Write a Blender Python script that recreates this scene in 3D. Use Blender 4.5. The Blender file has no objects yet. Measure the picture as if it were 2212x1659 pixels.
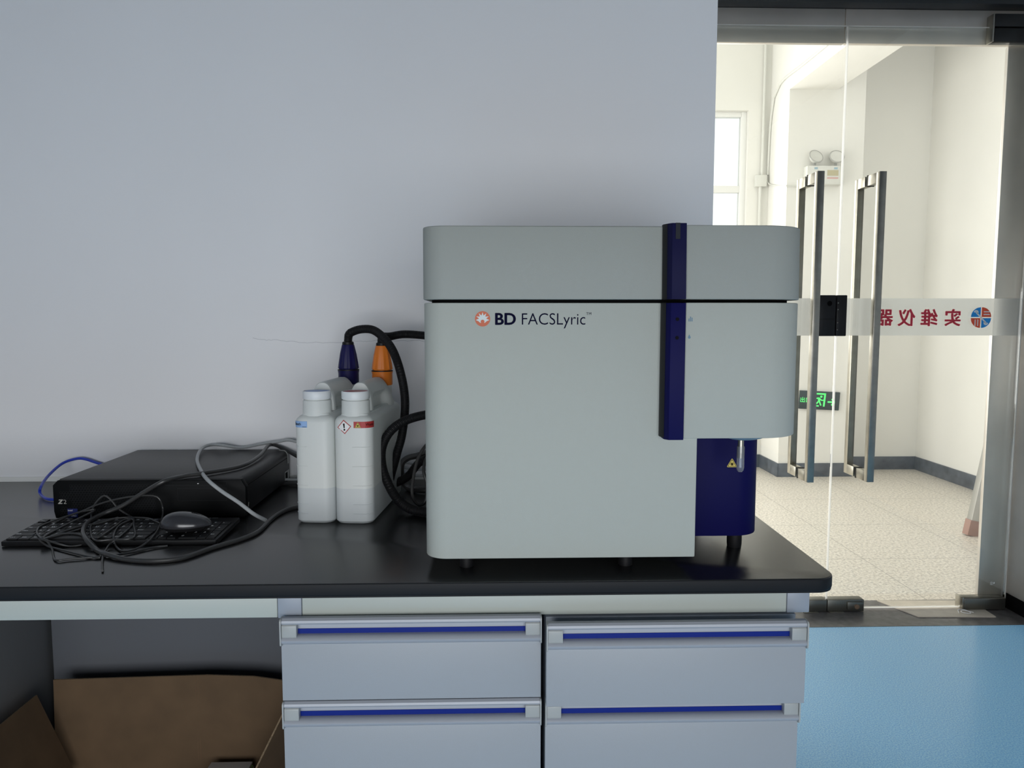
import bpy, bmesh, math, random
from mathutils import Vector, Matrix
from math import sin, cos, pi, radians as R
random.seed(7)
C = bpy.context.scene.collection

# ------------------------------------------------------------------ camera, world, lights, exposure
cd = bpy.data.cameras.new('camera'); cam = bpy.data.objects.new('camera', cd); C.objects.link(cam)
cd.sensor_fit = 'HORIZONTAL'; cd.sensor_width = 36.0; cd.lens = 1600.0 / 2212 * 36; cd.clip_start = 0.02
cam.location = (0, 0, 1.21); cam.rotation_euler = (R(85.0), 0, R(-1.6))
bpy.context.scene.camera = cam
vs = bpy.context.scene.view_settings
vs.view_transform = 'Standard'; vs.look = 'None'; vs.gamma = 1; vs.use_curve_mapping = False; vs.exposure = 0.0
bpy.context.scene.display_settings.display_device = 'sRGB'

w = bpy.data.worlds.new('sky'); bpy.context.scene.world = w; w.use_nodes = True
w.node_tree.nodes['Background'].inputs[0].default_value = (0.97, 0.985, 1.0, 1)
w.node_tree.nodes['Background'].inputs[1].default_value = 1.6

def area(name, loc, rot, sx, sy, energy, col, spread=180):
    l = bpy.data.lights.new(name, 'AREA'); l.shape = 'RECTANGLE'; l.size = sx; l.size_y = sy; l.energy = energy; l.color = col
    l.spread = R(spread)
    o = bpy.data.objects.new(name, l); C.objects.link(o); o.location = loc; o.rotation_euler = [R(a) for a in rot]; return o
# daylight through an assumed, unseen lab window behind the camera and the hall's window
area('lab_window_daylight', (-0.1, -1.62, 0.90), (80, 0, 0), 3.0, 1.2, 20.5, (0.95, 0.975, 1.0), 118)
area('hall_window_daylight', (1.1, 5.86, 1.9), (-90, 0, 0), 1.7, 1.8, 38, (1.0, 0.975, 0.945))
area('hall_left_fill', (-0.6, 4.4, 1.45), (0, -90, 0), 2.4, 2.4, 62, (1.0, 0.955, 0.90))  # added fill from the left, for assumed windows out of view
area('hall_top_fill', (2.4, 4.3, 3.45), (0, 0, 0), 1.6, 1.6, 9, (1.0, 0.955, 0.90))  # added soft fill overhead

# ------------------------------------------------------------------ materials
MATS = {}
def mat(name, col, rough=0.5, metal=0.0, spec=0.5, noise=None, bump=None, emis=None, sub=None, coat=0.0):
    if name in MATS: return MATS[name]
    m = bpy.data.materials.new(name); m.use_nodes = True; nt = m.node_tree; b = nt.nodes['Principled BSDF']
    b.inputs['Base Color'].default_value = (*col, 1); b.inputs['Roughness'].default_value = rough
    b.inputs['Metallic'].default_value = metal; b.inputs['Specular IOR Level'].default_value = spec
    b.inputs['Coat Weight'].default_value = coat
    if noise or bump:
        tc = nt.nodes.new('ShaderNodeTexCoord')
    if noise:      # (scale, amount)
        n = nt.nodes.new('ShaderNodeTexNoise'); n.inputs['Scale'].default_value = noise[0]; n.inputs['Detail'].default_value = 3
        nt.links.new(tc.outputs['Object'], n.inputs['Vector'])
        r = nt.nodes.new('ShaderNodeValToRGB'); a = noise[1]
        r.color_ramp.elements[0].position = 0.3; r.color_ramp.elements[1].position = 0.7
        r.color_ramp.elements[0].color = (*[max(0, c * (1 - a)) for c in col], 1); r.color_ramp.elements[1].color = (*[min(1, c * (1 + a)) for c in col], 1)
        nt.links.new(n.outputs['Fac'], r.inputs['Fac']); nt.links.new(r.outputs['Color'], b.inputs['Base Color'])
    if bump:       # (scale, strength)
        n2 = nt.nodes.new('ShaderNodeTexNoise'); n2.inputs['Scale'].default_value = bump[0]
        nt.links.new(tc.outputs['Object'], n2.inputs['Vector'])
        bp = nt.nodes.new('ShaderNodeBump'); bp.inputs['Strength'].default_value = bump[1]; bp.inputs['Distance'].default_value = 0.002
        nt.links.new(n2.outputs['Fac'], bp.inputs['Height']); nt.links.new(bp.outputs['Normal'], b.inputs['Normal'])
    if emis: b.inputs['Emission Color'].default_value = (*emis[0], 1); b.inputs['Emission Strength'].default_value = emis[1]
    MATS[name] = m; return m

def speckle(name, base, dark, light, scale, rough, tile=None, coat=0.0):
    m = bpy.data.materials.new(name); m.use_nodes = True; nt = m.node_tree; b = nt.nodes['Principled BSDF']; N = nt.nodes.new; L = nt.links.new
    tc = N('ShaderNodeTexCoord')
    n1 = N('ShaderNodeTexNoise'); n1.inputs['Scale'].default_value = scale; n1.inputs['Detail'].default_value = 4; n1.inputs['Roughness'].default_value = 0.7
    L(tc.outputs['Object'], n1.inputs['Vector'])
    cr = N('ShaderNodeValToRGB'); e = cr.color_ramp.elements
    e[0].position = 0.36; e[0].color = (*dark, 1); e[1].position = 0.64; e[1].color = (*light, 1)
    k = e.new(0.48); k.color = (*base, 1)
    L(n1.outputs['Fac'], cr.inputs['Fac']); out = cr.outputs['Color']
    if tile:
        sx = N('ShaderNodeSeparateXYZ'); L(tc.outputs['Object'], sx.inputs[0]); prev = None
        for ax, off in ((0, tile[1]), (1, tile[2])):
            a = N('ShaderNodeMath'); a.operation = 'SUBTRACT'; L(sx.outputs[ax], a.inputs[0]); a.inputs[1].default_value = off - 40 * tile[0]
            d = N('ShaderNodeMath'); d.operation = 'MODULO'; L(a.outputs[0], d.inputs[0]); d.inputs[1].default_value = tile[0]
            l = N('ShaderNodeMath'); l.operation = 'LESS_THAN'; L(d.outputs[0], l.inputs[0]); l.inputs[1].default_value = 0.0035
            if prev is None: prev = l
            else:
                mx = N('ShaderNodeMath'); mx.operation = 'MAXIMUM'; L(prev.outputs[0], mx.inputs[0]); L(l.outputs[0], mx.inputs[1]); prev = mx
        mix = N('ShaderNodeMixRGB'); mix.inputs[2].default_value = (0.26, 0.24, 0.21, 1); L(out, mix.inputs[1]); L(prev.outputs[0], mix.inputs[0]); out = mix.outputs[0]
    L(out, b.inputs['Base Color']); b.inputs['Roughness'].default_value = rough; b.inputs['Coat Weight'].default_value = coat; b.inputs['Coat Roughness'].default_value = 0.15
    MATS[name] = m; return m

def shader_mix(name, parts):
    """parts: list of (node type, dict inputs); mixed in order with factors."""
    m = bpy.data.materials.new(name); m.use_nodes = True; nt = m.node_tree; nt.nodes.clear(); prev = None
    for typ, ins, fac in parts:
        n = nt.nodes.new(typ)
        for k, v in ins.items(): n.inputs[k].default_value = v
        if prev is None: prev = n.outputs[0]; continue
        mx = nt.nodes.new('ShaderNodeMixShader')
        if fac == 'fresnel':
            lw = nt.nodes.new('ShaderNodeFresnel'); lw.inputs['IOR'].default_value = 1.45; nt.links.new(lw.outputs[0], mx.inputs[0])
        else: mx.inputs[0].default_value = fac
        nt.links.new(prev, mx.inputs[1]); nt.links.new(n.outputs[0], mx.inputs[2]); prev = mx.outputs[0]
    o = nt.nodes.new('ShaderNodeOutputMaterial'); nt.links.new(prev, o.inputs[0]); MATS[name] = m; return m

wall_paint = mat('lab_wall_paint', (0.86, 0.865, 0.885), 0.85, noise=(1.3, 0.02), bump=(60, 0.12))
hall_paint = mat('hall_wall_paint', (0.78, 0.77, 0.73), 0.8, noise=(1.5, 0.03), bump=(14, 0.15))
unlit_paint = mat('unlit_room_paint', (0.28, 0.285, 0.29), 0.9)  # unseen ceiling and front wall darkened in colour to cut their bounce light
blue_floor = speckle('blue_vinyl', (0.25, 0.60, 0.95), (0.16, 0.46, 0.84), (0.44, 0.80, 1.0), 240, 0.34, coat=0.28)
terrazzo = speckle('terrazzo', (0.60, 0.55, 0.475), (0.33, 0.31, 0.28), (0.78, 0.73, 0.65), 75, 0.35, tile=(0.62, 1.88, 3.61))
stone = mat('dark_stone', (0.10, 0.095, 0.095), 0.3, noise=(30, 0.35))
baseb = mat('hall_skirting_paint', (0.085, 0.095, 0.110), 0.45, noise=(14, 0.4))
steel = mat('brushed_steel', (0.64, 0.60, 0.55), 0.42, 0.72, noise=(5, 0.08))
steel_dk = mat('dark_patch_metal', (0.20, 0.195, 0.17), 0.35, 0.9)
steel_hd = mat('handle_steel', (0.38, 0.36, 0.31), 0.3, 0.95, noise=(25, 0.10))
blk_trim = mat('black_lintel', (0.012, 0.014, 0.016), 0.5)
resin = mat('black_resin_top', (0.012, 0.012, 0.013), 0.26, spec=0.78, noise=(300, 0.25), bump=(900, 0.02))
frame_w = mat('frame_enamel', (0.435, 0.47, 0.435), 0.45)
frame_b = mat('corner_block_plastic', (0.30, 0.335, 0.39), 0.4)
drawer_m = mat('drawer_enamel', (0.335, 0.36, 0.39), 0.45, spec=0.35, bump=(700, 0.06))
alu = mat('handle_profile_grey', (0.37, 0.39, 0.43), 0.42, 0.1, spec=0.4)
capm = mat('end_cap_plastic', (0.37, 0.385, 0.38), 0.35)
bluest = mat('blue_strip', (0.002, 0.016, 0.20), 0.45, spec=0.2)
dark_in = mat('dark_interior', (0.02, 0.02, 0.022), 0.8)
panel_m = mat('grey_panel', (0.108, 0.115, 0.130), 0.6)
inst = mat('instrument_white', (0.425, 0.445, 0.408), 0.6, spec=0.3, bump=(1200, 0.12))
navy = mat('navy_plastic', (0.004, 0.004, 0.060), 0.5, spec=0.1)
navy_dk = mat('navy_dark', (0.008, 0.007, 0.070), 0.4, spec=0.3)
blk = mat('black_plastic', (0.012, 0.012, 0.013), 0.42, spec=0.2)
blk_sat = mat('black_satin_case', (0.018, 0.018, 0.019), 0.34, spec=0.2, bump=(1500, 0.15))
blk_deep = mat('black_hole', (0.003, 0.003, 0.003), 0.9, spec=0.05)
rubber = mat('black_rubber', (0.009, 0.009, 0.010), 0.5, spec=0.2)
cable_bk = mat('cable_black', (0.042, 0.042, 0.042), 0.33)
cable_gr = mat('cable_grey', (0.42, 0.44, 0.45), 0.4)
cable_bl = mat('cable_blue', (0.03, 0.06, 0.50), 0.35)
orange = mat('orange_plastic', (0.75, 0.20, 0.02), 0.4)
ink = mat('navy_ink', (0.004, 0.004, 0.022), 0.7, spec=0.05)
ink_or = mat('logo_orange', (0.55, 0.10, 0.03), 0.5)
white_p = mat('white_print', (0.80, 0.80, 0.80), 0.5)
black_p = mat('black_print', (0.004, 0.004, 0.004), 0.7, spec=0.1)
red_p = mat('red_print', (0.42, 0.03, 0.03), 0.5)
def film(name, c): return shader_mix(name, [('ShaderNodeBsdfDiffuse', {'Color': (*c, 1)}, 0), ('ShaderNodeBsdfTranslucent', {'Color': (*c, 1)}, 0.55)])
redtxt = film('sticker_red', (0.82, 0.12, 0.17))
yellow_p = mat('yellow_print', (0.70, 0.55, 0.12), 0.5)
lblue = mat('light_blue_print', (0.28, 0.45, 0.75), 0.5)
sk_blue = film('sticker_blue', (0.08, 0.45, 0.85))
sk_navy = mat('sticker_navy', (0.04, 0.10, 0.45), 0.5)
sk_or = film('sticker_orange', (0.85, 0.22, 0.13))
grey_p = mat('grey_print', (0.30, 0.31, 0.32), 0.5)
cap_w = mat('cap_white', (0.74, 0.77, 0.79), 0.4)
cardb = mat('cardboard', (0.125, 0.077, 0.040), 0.85, noise=(18, 0.10), bump=(40, 0.1))
cardb_e = mat('cardboard_edge', (0.24, 0.17, 0.10), 0.9, noise=(400, 0.4))
white_frame = mat('white_window_frame', (0.80, 0.80, 0.78), 0.4)
fixture = mat('fixture_plastic', (0.66, 0.66, 0.62), 0.4)
fix_dark = mat('fixture_lamp_grey', (0.42, 0.42, 0.40), 0.3)
alum = mat('ladder_aluminium', (0.52, 0.52, 0.50), 0.35, 0.8)
ladder_cap = mat('ladder_foot_rubber', (0.33, 0.20, 0.16), 0.6)
sign_dk = mat('sign_black', (0.03, 0.045, 0.045), 0.3)
sign_gr = mat('sign_green', (0.10, 0.75, 0.18), 0.5, emis=((0.12, 1.0, 0.22), 0.55))
plate_m = mat('beige_floor_plate', (0.50, 0.45, 0.38), 0.45, noise=(20, 0.08))
glass = shader_mix('door_glass', [('ShaderNodeBsdfTransparent', {'Color': (0.955, 0.965, 0.95, 1)}, 0), ('ShaderNodeBsdfGlossy', {'Color': (1, 1, 1, 1), 'Roughness': 0.0}, 'fresnel')])
glass_e = shader_mix('glass_edge', [('ShaderNodeBsdfTransparent', {'Color': (1, 1, 1, 1)}, 0), ('ShaderNodeBsdfTranslucent', {'Color': (1.0, 1.0, 1.0, 1)}, 0.95)])
frost = shader_mix('frosted_film', [('ShaderNodeBsdfTransparent', {'Color': (0.9, 0.9, 0.9, 1)}, 0), ('ShaderNodeBsdfTranslucent', {'Color': (0.85, 0.85, 0.83, 1)}, 0.5), ('ShaderNodeBsdfDiffuse', {'Color': (0.62, 0.64, 0.64, 1)}, 0.35)])
tube_glass = shader_mix('tube_glass', [('ShaderNodeBsdfTransparent', {'Color': (0.80, 0.82, 0.85, 1)}, 0), ('ShaderNodeBsdfGlossy', {'Color': (1, 1, 1, 1), 'Roughness': 0.05}, 'fresnel'), ('ShaderNodeBsdfDiffuse', {'Color': (0.6, 0.6, 0.65, 1)}, 0.18)])

def hdpe_mat():
    m = bpy.data.materials.new('milky_hdpe'); m.use_nodes = True; nt = m.node_tree; N = nt.nodes.new; L = nt.links.new
    b = nt.nodes['Principled BSDF']; out = nt.nodes['Material Output']
    tc = N('ShaderNodeTexCoord'); sx = N('ShaderNodeSeparateXYZ'); L(tc.outputs['Object'], sx.inputs[0])
    lt = N('ShaderNodeMath'); lt.operation = 'LESS_THAN'; L(sx.outputs[2], lt.inputs[0]); lt.inputs[1].default_value = 0.073
    mx = N('ShaderNodeMixRGB'); L(lt.outputs[0], mx.inputs[0]); mx.inputs[1].default_value = (0.84, 0.87, 0.85, 1); mx.inputs[2].default_value = (0.72, 0.76, 0.77, 1)
    L(mx.outputs[0], b.inputs['Base Color']); b.inputs['Roughness'].default_value = 0.38; b.inputs['Specular IOR Level'].default_value = 0.4
    t = N('ShaderNodeBsdfTranslucent'); L(mx.outputs[0], t.inputs[0]); ms = N('ShaderNodeMixShader'); ms.inputs[0].default_value = 0.22
    L(b.outputs[0], ms.inputs[1]); L(t.outputs[0], ms.inputs[2]); L(ms.outputs[0], out.inputs[0]); MATS['milky_hdpe'] = m; return m
hdpe = hdpe_mat()

# ------------------------------------------------------------------ helpers
def smooth_by_angle(me, deg=35):
    for p in me.polygons: p.use_smooth = True
    try: me.set_sharp_from_angle(angle=R(deg))
    except Exception: pass
def obj(name, bm, m, parent=None, smooth=True, M=None):
    if M is not None: bm.transform(M)
    bmesh.ops.recalc_face_normals(bm, faces=bm.faces)
    me = bpy.data.meshes.new(name); bm.to_mesh(me); bm.free()
    for mm in (m if isinstance(m, (list, tuple)) else [m]): me.materials.append(mm)
    if smooth: smooth_by_angle(me)
    o = bpy.data.objects.new(name, me); C.objects.link(o)
    if parent: o.parent = parent
    return o
def thing(name, label, cat, loc=(0, 0, 0), rz=0, group=None):
    o = bpy.data.objects.new(name, None); C.objects.link(o); o.location = loc; o.rotation_euler = (0, 0, rz)
    o['label'] = label; o['category'] = cat; o.empty_display_size = 0.05
    if group: o['group'] = group
    return o
def tag(o, label, cat, group=None):
    o['label'] = label; o['category'] = cat
    if group: o['group'] = group
    return o
def struct(name, bm, m, parent=None, label=None, smooth=True):
    o = obj(name, bm, m, parent, smooth)
    if not parent: o['kind'] = 'structure'
    if label: o['label'] = label
    return o
def struct_root(name, loc=(0, 0, 0)):
    o = bpy.data.objects.new(name, None); C.objects.link(o); o.location = loc; o['kind'] = 'structure'; return o
def add_box(bm, x0, x1, y0, y1, z0, z1, bev=0.0, seg=2, mi=0):
    b = bmesh.new(); bmesh.ops.create_cube(b, size=1.0)
    b.transform(Matrix.Translation(((x0 + x1) / 2, (y0 + y1) / 2, (z0 + z1) / 2)) @ Matrix.Diagonal((x1 - x0, y1 - y0, z1 - z0, 1)))
    if bev > 0: bmesh.ops.bevel(b, geom=list(b.edges), offset=bev, segments=seg, profile=0.5, affect='EDGES')
    join(bm, b, mi); return bm
def join(bm, b, mi=None):
    if mi is not None:
        for f in b.faces: f.material_index = mi
    me = bpy.data.meshes.new('tmp'); b.to_mesh(me); b.free(); bm.from_mesh(me); bpy.data.meshes.remove(me)
def bx(*a, **k): return add_box(bmesh.new(), *a, **k)
def add_prism(bm, pts, z0, z1, bev=0.0, seg=2, mi=0, axis='z', bev_all=False):
    """pts: 2D polygon. axis z: (x,y) extruded in z; axis x: (y,z) extruded in x; axis y: (x,z) extruded in y"""
    b = bmesh.new(); vs_ = [b.verts.new((p[0], p[1], z0)) for p in pts]; f = b.faces.new(vs_)
    ret = bmesh.ops.extrude_face_region(b, geom=[f]); bmesh.ops.translate(b, verts=[v for v in ret['geom'] if isinstance(v, bmesh.types.BMVert)], vec=(0, 0, z1 - z0))
    bmesh.ops.recalc_face_normals(b, faces=b.faces)
    if bev > 0:
        ed = [e for e in b.edges if abs(e.verts[0].co.z - e.verts[1].co.z) < 1e-7]
        bmesh.ops.bevel(b, geom=ed, offset=bev, segments=seg, profile=0.5, affect='EDGES')
    if axis == 'x': b.transform(Matrix(((0, 0, 1, 0), (1, 0, 0, 0), (0, 1, 0, 0), (0, 0, 0, 1))))
    elif axis == 'y': b.transform(Matrix(((1, 0, 0, 0), (0, 0, 1, 0), (0, 1, 0, 0), (0, 0, 0, 1))))
    join(bm, b, mi); return bm
def prism(*a, **k): return add_prism(bmesh.new(), *a, **k)
def rounded(pts, rad, n=8):
    """polygon with per-vertex corner radii"""
    out = []; N = len(pts)
    for i, p in enumerate(pts):
        r = rad[i] if isinstance(rad, (list, tuple)) else rad
        p = Vector(p); a = (Vector(pts[i - 1]) - p).normalized(); b = (Vector(pts[(i + 1) % N]) - p).normalized()
        if r <= 1e-6: out.append(tuple(p)); continue
        ang = a.angle(b); d = r / math.tan(ang / 2); c = p + (a + b).normalized() * (r / sin(ang / 2))
        s = p + a * d - c; e = p + b * d - c; tot = s.angle_signed(e)
        for k in range(n + 1):
            t = -tot * k / n; v = Vector((s.x * cos(t) - s.y * sin(t), s.x * sin(t) + s.y * cos(t))); out.append(tuple(c + v))
    return out
def add_lathe(bm, prof, n=32, cap=True, mi=0, rib=None):
    b = bmesh.new(); rings = []
    for r, z in prof:
        ring = []
        for k in range(n):
            rr = r * (1 + (rib[1] * (0.5 + 0.5 * cos(rib[0] * 2 * pi * k / n)) if rib and rib[2] < z < rib[3] else 0))
            ring.append(b.verts.new((rr * cos(2 * pi * k / n), rr * sin(2 * pi * k / n), z)))
        rings.append(ring)
    for A, B in zip(rings, rings[1:]):
        for k in range(n): b.faces.new((A[k], A[(k + 1) % n], B[(k + 1) % n], B[k]))
    if cap:
        b.faces.new(rings[0][::-1]); b.faces.new(rings[-1])
    join(bm, b, mi); return bm
def lathe(*a, **k): return add_lathe(bmesh.new(), *a, **k)
def spline(pts, step=0.006):
    P = [Vector(p) for p in pts]; P = [2 * P[0] - P[1]] + P + [2 * P[-1] - P[-2]]; out = []
    for i in range(1, len(P) - 2):
        p0, p1, p2, p3 = P[i - 1:i + 3]; n = max(2, int((p2 - p1).length / step))
        for k in range(n):
            t = k / n; out.append(0.5 * ((2 * p1) + (-p0 + p2) * t + (2 * p0 - 5 * p1 + 4 * p2 - p3) * t * t + (-p0 + 3 * p1 - 3 * p2 + p3) * t ** 3))
    out.append(P[-2]); return out
def add_tube(bm, pts, r, n=10, step=0.006, corr=None, raw=False):
    """swept tube; corr=(pitch, depth) for corrugated hose"""
    path = [Vector(p) for p in pts] if raw else spline(pts, step)
    if corr:
        L = [0]
        for a, b in zip(path, path[1:]): L.append(L[-1] + (b - a).length)
        dens = []; s = 0; i = 0; ds = corr[0] / 4
        while s < L[-1]:
            while L[i + 1] < s: i += 1
            t = (s - L[i]) / max(1e-9, L[i + 1] - L[i]); dens.append(path[i].lerp(path[i + 1], t)); s += ds
        path = dens
    b = bmesh.new(); up = Vector((0, 0, 1)); rings = []; prevn = None
    for i, p in enumerate(path):
        t = (path[min(i + 1, len(path) - 1)] - path[max(i - 1, 0)]).normalized()
        if prevn is None:
            nn = t.cross(up); nn = nn.normalized() if nn.length > 1e-3 else Vector((1, 0, 0))
        else:
            nn = prevn - t * prevn.dot(t); nn.normalize()
        prevn = nn; bn = t.cross(nn); rr = r
        if corr: rr = r - (corr[1] if i % 4 in (0, 1) else 0)
        rings.append([b.verts.new(p + nn * rr * cos(2 * pi * k / n) + bn * rr * sin(2 * pi * k / n)) for k in range(n)])
    for A, B in zip(rings, rings[1:]):
        for k in range(n): b.faces.new((A[k], A[(k + 1) % n], B[(k + 1) % n], B[k]))
    b.faces.new(rings[0][::-1]); b.faces.new(rings[-1]); join(bm, b, 0); return bm
def tube(*a, **k): return add_tube(bmesh.new(), *a, **k)
def add_poly2(bm, pts, th=0.0003, mi=0):
    """thin 2D plate in x/z facing -y at y=0"""
    return add_prism(bm, pts, 0.0, -th, mi=mi, axis='y')
def circ(cx, cy, r, n=32, a0=0, a1=2 * pi):
    return [(cx + r * cos(a0 + (a1 - a0) * k / n), cy + r * sin(a0 + (a1 - a0) * k / n)) for k in range(n if abs(a1 - a0 - 2 * pi) < 1e-6 else n + 1)]
def ring2(bm, cx, cy, r0, r1, a0=0, a1=2 * pi, n=24, th=0.0003, mi=0):
    for k in range(n):
        s, e = a0 + (a1 - a0) * k / n, a0 + (a1 - a0) * (k + 1) / n
        add_poly2(bm, [(cx + r0 * cos(s), cy + r0 * sin(s)), (cx + r1 * cos(s), cy + r1 * sin(s)), (cx + r1 * cos(e), cy + r1 * sin(e)), (cx + r0 * cos(e), cy + r0 * sin(e))], th, mi)
def text_bm(body, height, bold=0.0, width=None, ext=0.0002, fit_caps=None, align='LEFT', shear=0):
    """text as a mesh in x/z, facing -y, baseline at z=0; height = cap height"""
    cu = bpy.data.curves.new('t', 'FONT'); cu.body = body; cu.size = 1.0; cu.offset = bold; cu.extrude = 0; cu.resolution_u = 4; cu.align_x = 'LEFT'; cu.shear = shear
    o = bpy.data.objects.new('t', cu); C.objects.link(o); bpy.context.view_layer.update()
    me = bpy.data.meshes.new_from_object(o.evaluated_get(bpy.context.evaluated_depsgraph_get()))
    bpy.data.objects.remove(o); bpy.data.curves.remove(cu)
    b = bmesh.new(); b.from_mesh(me); bpy.data.meshes.remove(me)
    if not b.verts: return b
    x0 = min(v.co.x for v in b.verts); x1 = max(v.co.x for v in b.verts); ch = fit_caps if fit_caps else 0.70
    s = height / ch; sx = s if width is None else width / (x1 - x0)
    for v in b.verts: v.co = Vector(((v.co.x - x0) * sx, 0, v.co.y * s))
    if align == 'CENTER':
        bmesh.ops.translate(b, verts=b.verts, vec=(-(x1 - x0) * sx / 2, 0, 0))
    return b
def put(b, x, y, z): bmesh.ops.translate(b, verts=b.verts, vec=(x, y, z)); return b
def copy_tree(o, parent=None):
    c = o.copy(); C.objects.link(c)
    if parent: c.parent = parent
    for ch in list(o.children): copy_tree(ch, c)
    return c

# ------------------------------------------------------------------ the setting
WY = 1.885      # lab back wall plane
DY = 2.96       # glass door plane
struct('wall_back', bx(-2.8, 0.56, WY, WY + 0.16, 0, 3.0), wall_paint)
cr = bmesh.new(); pts = []
x = -0.60; z = 1.163
while x < -0.02:
    pts.append((x, WY - 0.0002, z)); x += random.uniform(0.004, 0.010); z += random.uniform(-0.0021, 0.0019)
    if x > -0.33: z += 0.0001
add_tube(cr, pts, 0.0004, n=5, raw=True)
o = obj('wall_crack', cr, mat('crack_line', (0.47, 0.49, 0.52), 0.9), bpy.data.objects['wall_back'], smooth=False); o['label'] = 'hairline crack in the plaster'
struct('floor', bx(-2.8, 2.6, -1.8, 2.79, -0.05, 0.0), blue_floor)
struct('trim_1', bx(0.40, 2.6, 2.79, 3.06, -0.05, 0.001), stone, label='dark stone threshold under the glass doors')
struct('floor_hall', bx(-1.2, 3.6, 3.06, 6.6, -0.05, 0.0), terrazzo)
struct('ceiling', bx(-2.8, 2.6, -1.8, 2.93, 3.0, 3.05), unlit_paint)
struct('wall_left', bx(-2.9, -2.8, -1.8, 1.9, 0, 3.0), wall_paint)
struct('wall_right', bx(2.6, 2.7, -1.8, 3.2, 0, 3.0), wall_paint)
wf = bmesh.new()
add_box(wf, -2.8, 2.6, -1.8, -1.7, 0, 0.26); add_box(wf, -2.8, 2.6, -1.8, -1.7, 1.54, 3.0)
add_box(wf, -2.8, -1.55, -1.8, -1.7, 0.26, 1.54); add_box(wf, 1.55, 2.6, -1.8, -1.7, 0.26, 1.54)
struct('wall_front', wf, unlit_paint)
# lintel above the doors, on the lab side
struct('wall_door', bx(0.40, 2.6, 2.93, 3.10, 2.447, 4.6), mat('lintel_paint', (0.62, 0.68, 0.66), 0.7))
struct('trim_2', bx(0.40, 2.6, 2.915, 3.06, 2.419, 2.446, bev=0.002), blk_trim, label='black strip over the door header')
hd = bmesh.new(); add_box(hd, 0.40, 1.386, 2.972, 2.994, 2.287, 2.418, bev=0.002); add_box(hd, 1.389, 2.6, 2.972, 2.994, 2.287, 2.418, bev=0.002)
struct('trim_3', hd, steel, label='stainless steel header above the glass doors')
struct('trim_4', bx(2.052, 2.24, 2.985, 3.003, 0.0, 2.286, bev=0.002), steel, label='stainless steel jamb behind the glass door')
pr = bmesh.new(); add_box(pr, 2.165, 2.6, 2.79, 3.06, 0.062, 2.418, bev=0.003)
struct('trim_5', pr, steel, label='stainless steel clad pillar right of the glass door')
struct('trim_6', bx(2.160, 2.6, 2.785, 3.06, 0.001, 0.062, bev=0.002), blk_deep, label='black plinth of the steel pillar')
struct('wall_hall_near', bx(-1.2, 0.40, 2.93, 3.10, 0, 4.6), hall_paint)

# hall
struct('ceiling_hall', bx(-1.2, 3.6, 3.06, 6.7, 4.6, 4.65), hall_paint)
struct('wall_hall_right', bx(3.43, 3.58, 3.06, 6.7, 0, 4.6), hall_paint)
struct('wall_hall_end', bx(2.776, 3.43, 5.83, 6.0, 0, 4.6), hall_paint)
struct('wall_hall_column', bx(2.205, 2.776, 5.57, 6.0, 0, 4.6), hall_paint)
struct('trim_beam', bx(2.205, 2.56, 3.10, 5.57, 2.90, 4.6), hall_paint, label='deep white ceiling beam running to the hall column')
ww = bmesh.new()   # wall with the window opening  x 1.15..2.0, z .95..2.84
add_box(ww, -1.2, 1.10, 5.95, 6.10, 0, 4.6); add_box(ww, 2.035, 2.205, 5.95, 6.10, 0, 4.6)
add_box(ww, 1.10, 2.035, 5.95, 6.10, 0, 0.95); add_box(ww, 1.10, 2.035, 5.95, 6.10, 2.85, 4.6)
struct('wall_hall_window', ww, hall_paint)
wn = struct_root('window_1', (1.57, 6.02, 0.95))
f = bmesh.new()
for a in ((-0.47, -0.41, 0, 1.9), (0.42, 0.465, 0, 1.9)): add_box(f, a[0], a[1], -0.03, 0.03, a[2], a[3], bev=0.004)
add_box(f, -0.41, 0.42, -0.03, 0.03, 0, 0.05, bev=0.004); add_box(f, -0.41, 0.42, -0.03, 0.03, 1.86, 1.9, bev=0.004)
obj('window_frame', f, white_frame, wn)
f = bmesh.new(); add_box(f, -0.41, 0.42, -0.025, 0.025, 1.27, 1.325, bev=0.004); obj('transom', f, white_frame, wn)
obj('pane', bx(-0.41, 0.42, -0.003, 0.003, 0.05, 1.86), glass, wn)
# skirting
for i, (a, b_) in enumerate([((2.20, 2.781, 5.558, 5.57), 0), ((2.776, 3.43, 5.818, 5.83), 0), ((3.418, 3.43, 3.10, 5.83), 0), ((2.193, 2.205, 5.558, 5.95), 0), ((-1.2, 2.2, 5.938, 5.95), 0)]):
    struct(['baseboard_column', 'baseboard_end', 'baseboard_right', 'baseboard_column_side', 'baseboard_window'][i], bx(a[0], a[1], a[2], a[3], 0, 0.105, bev=0.002), baseb)

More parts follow.
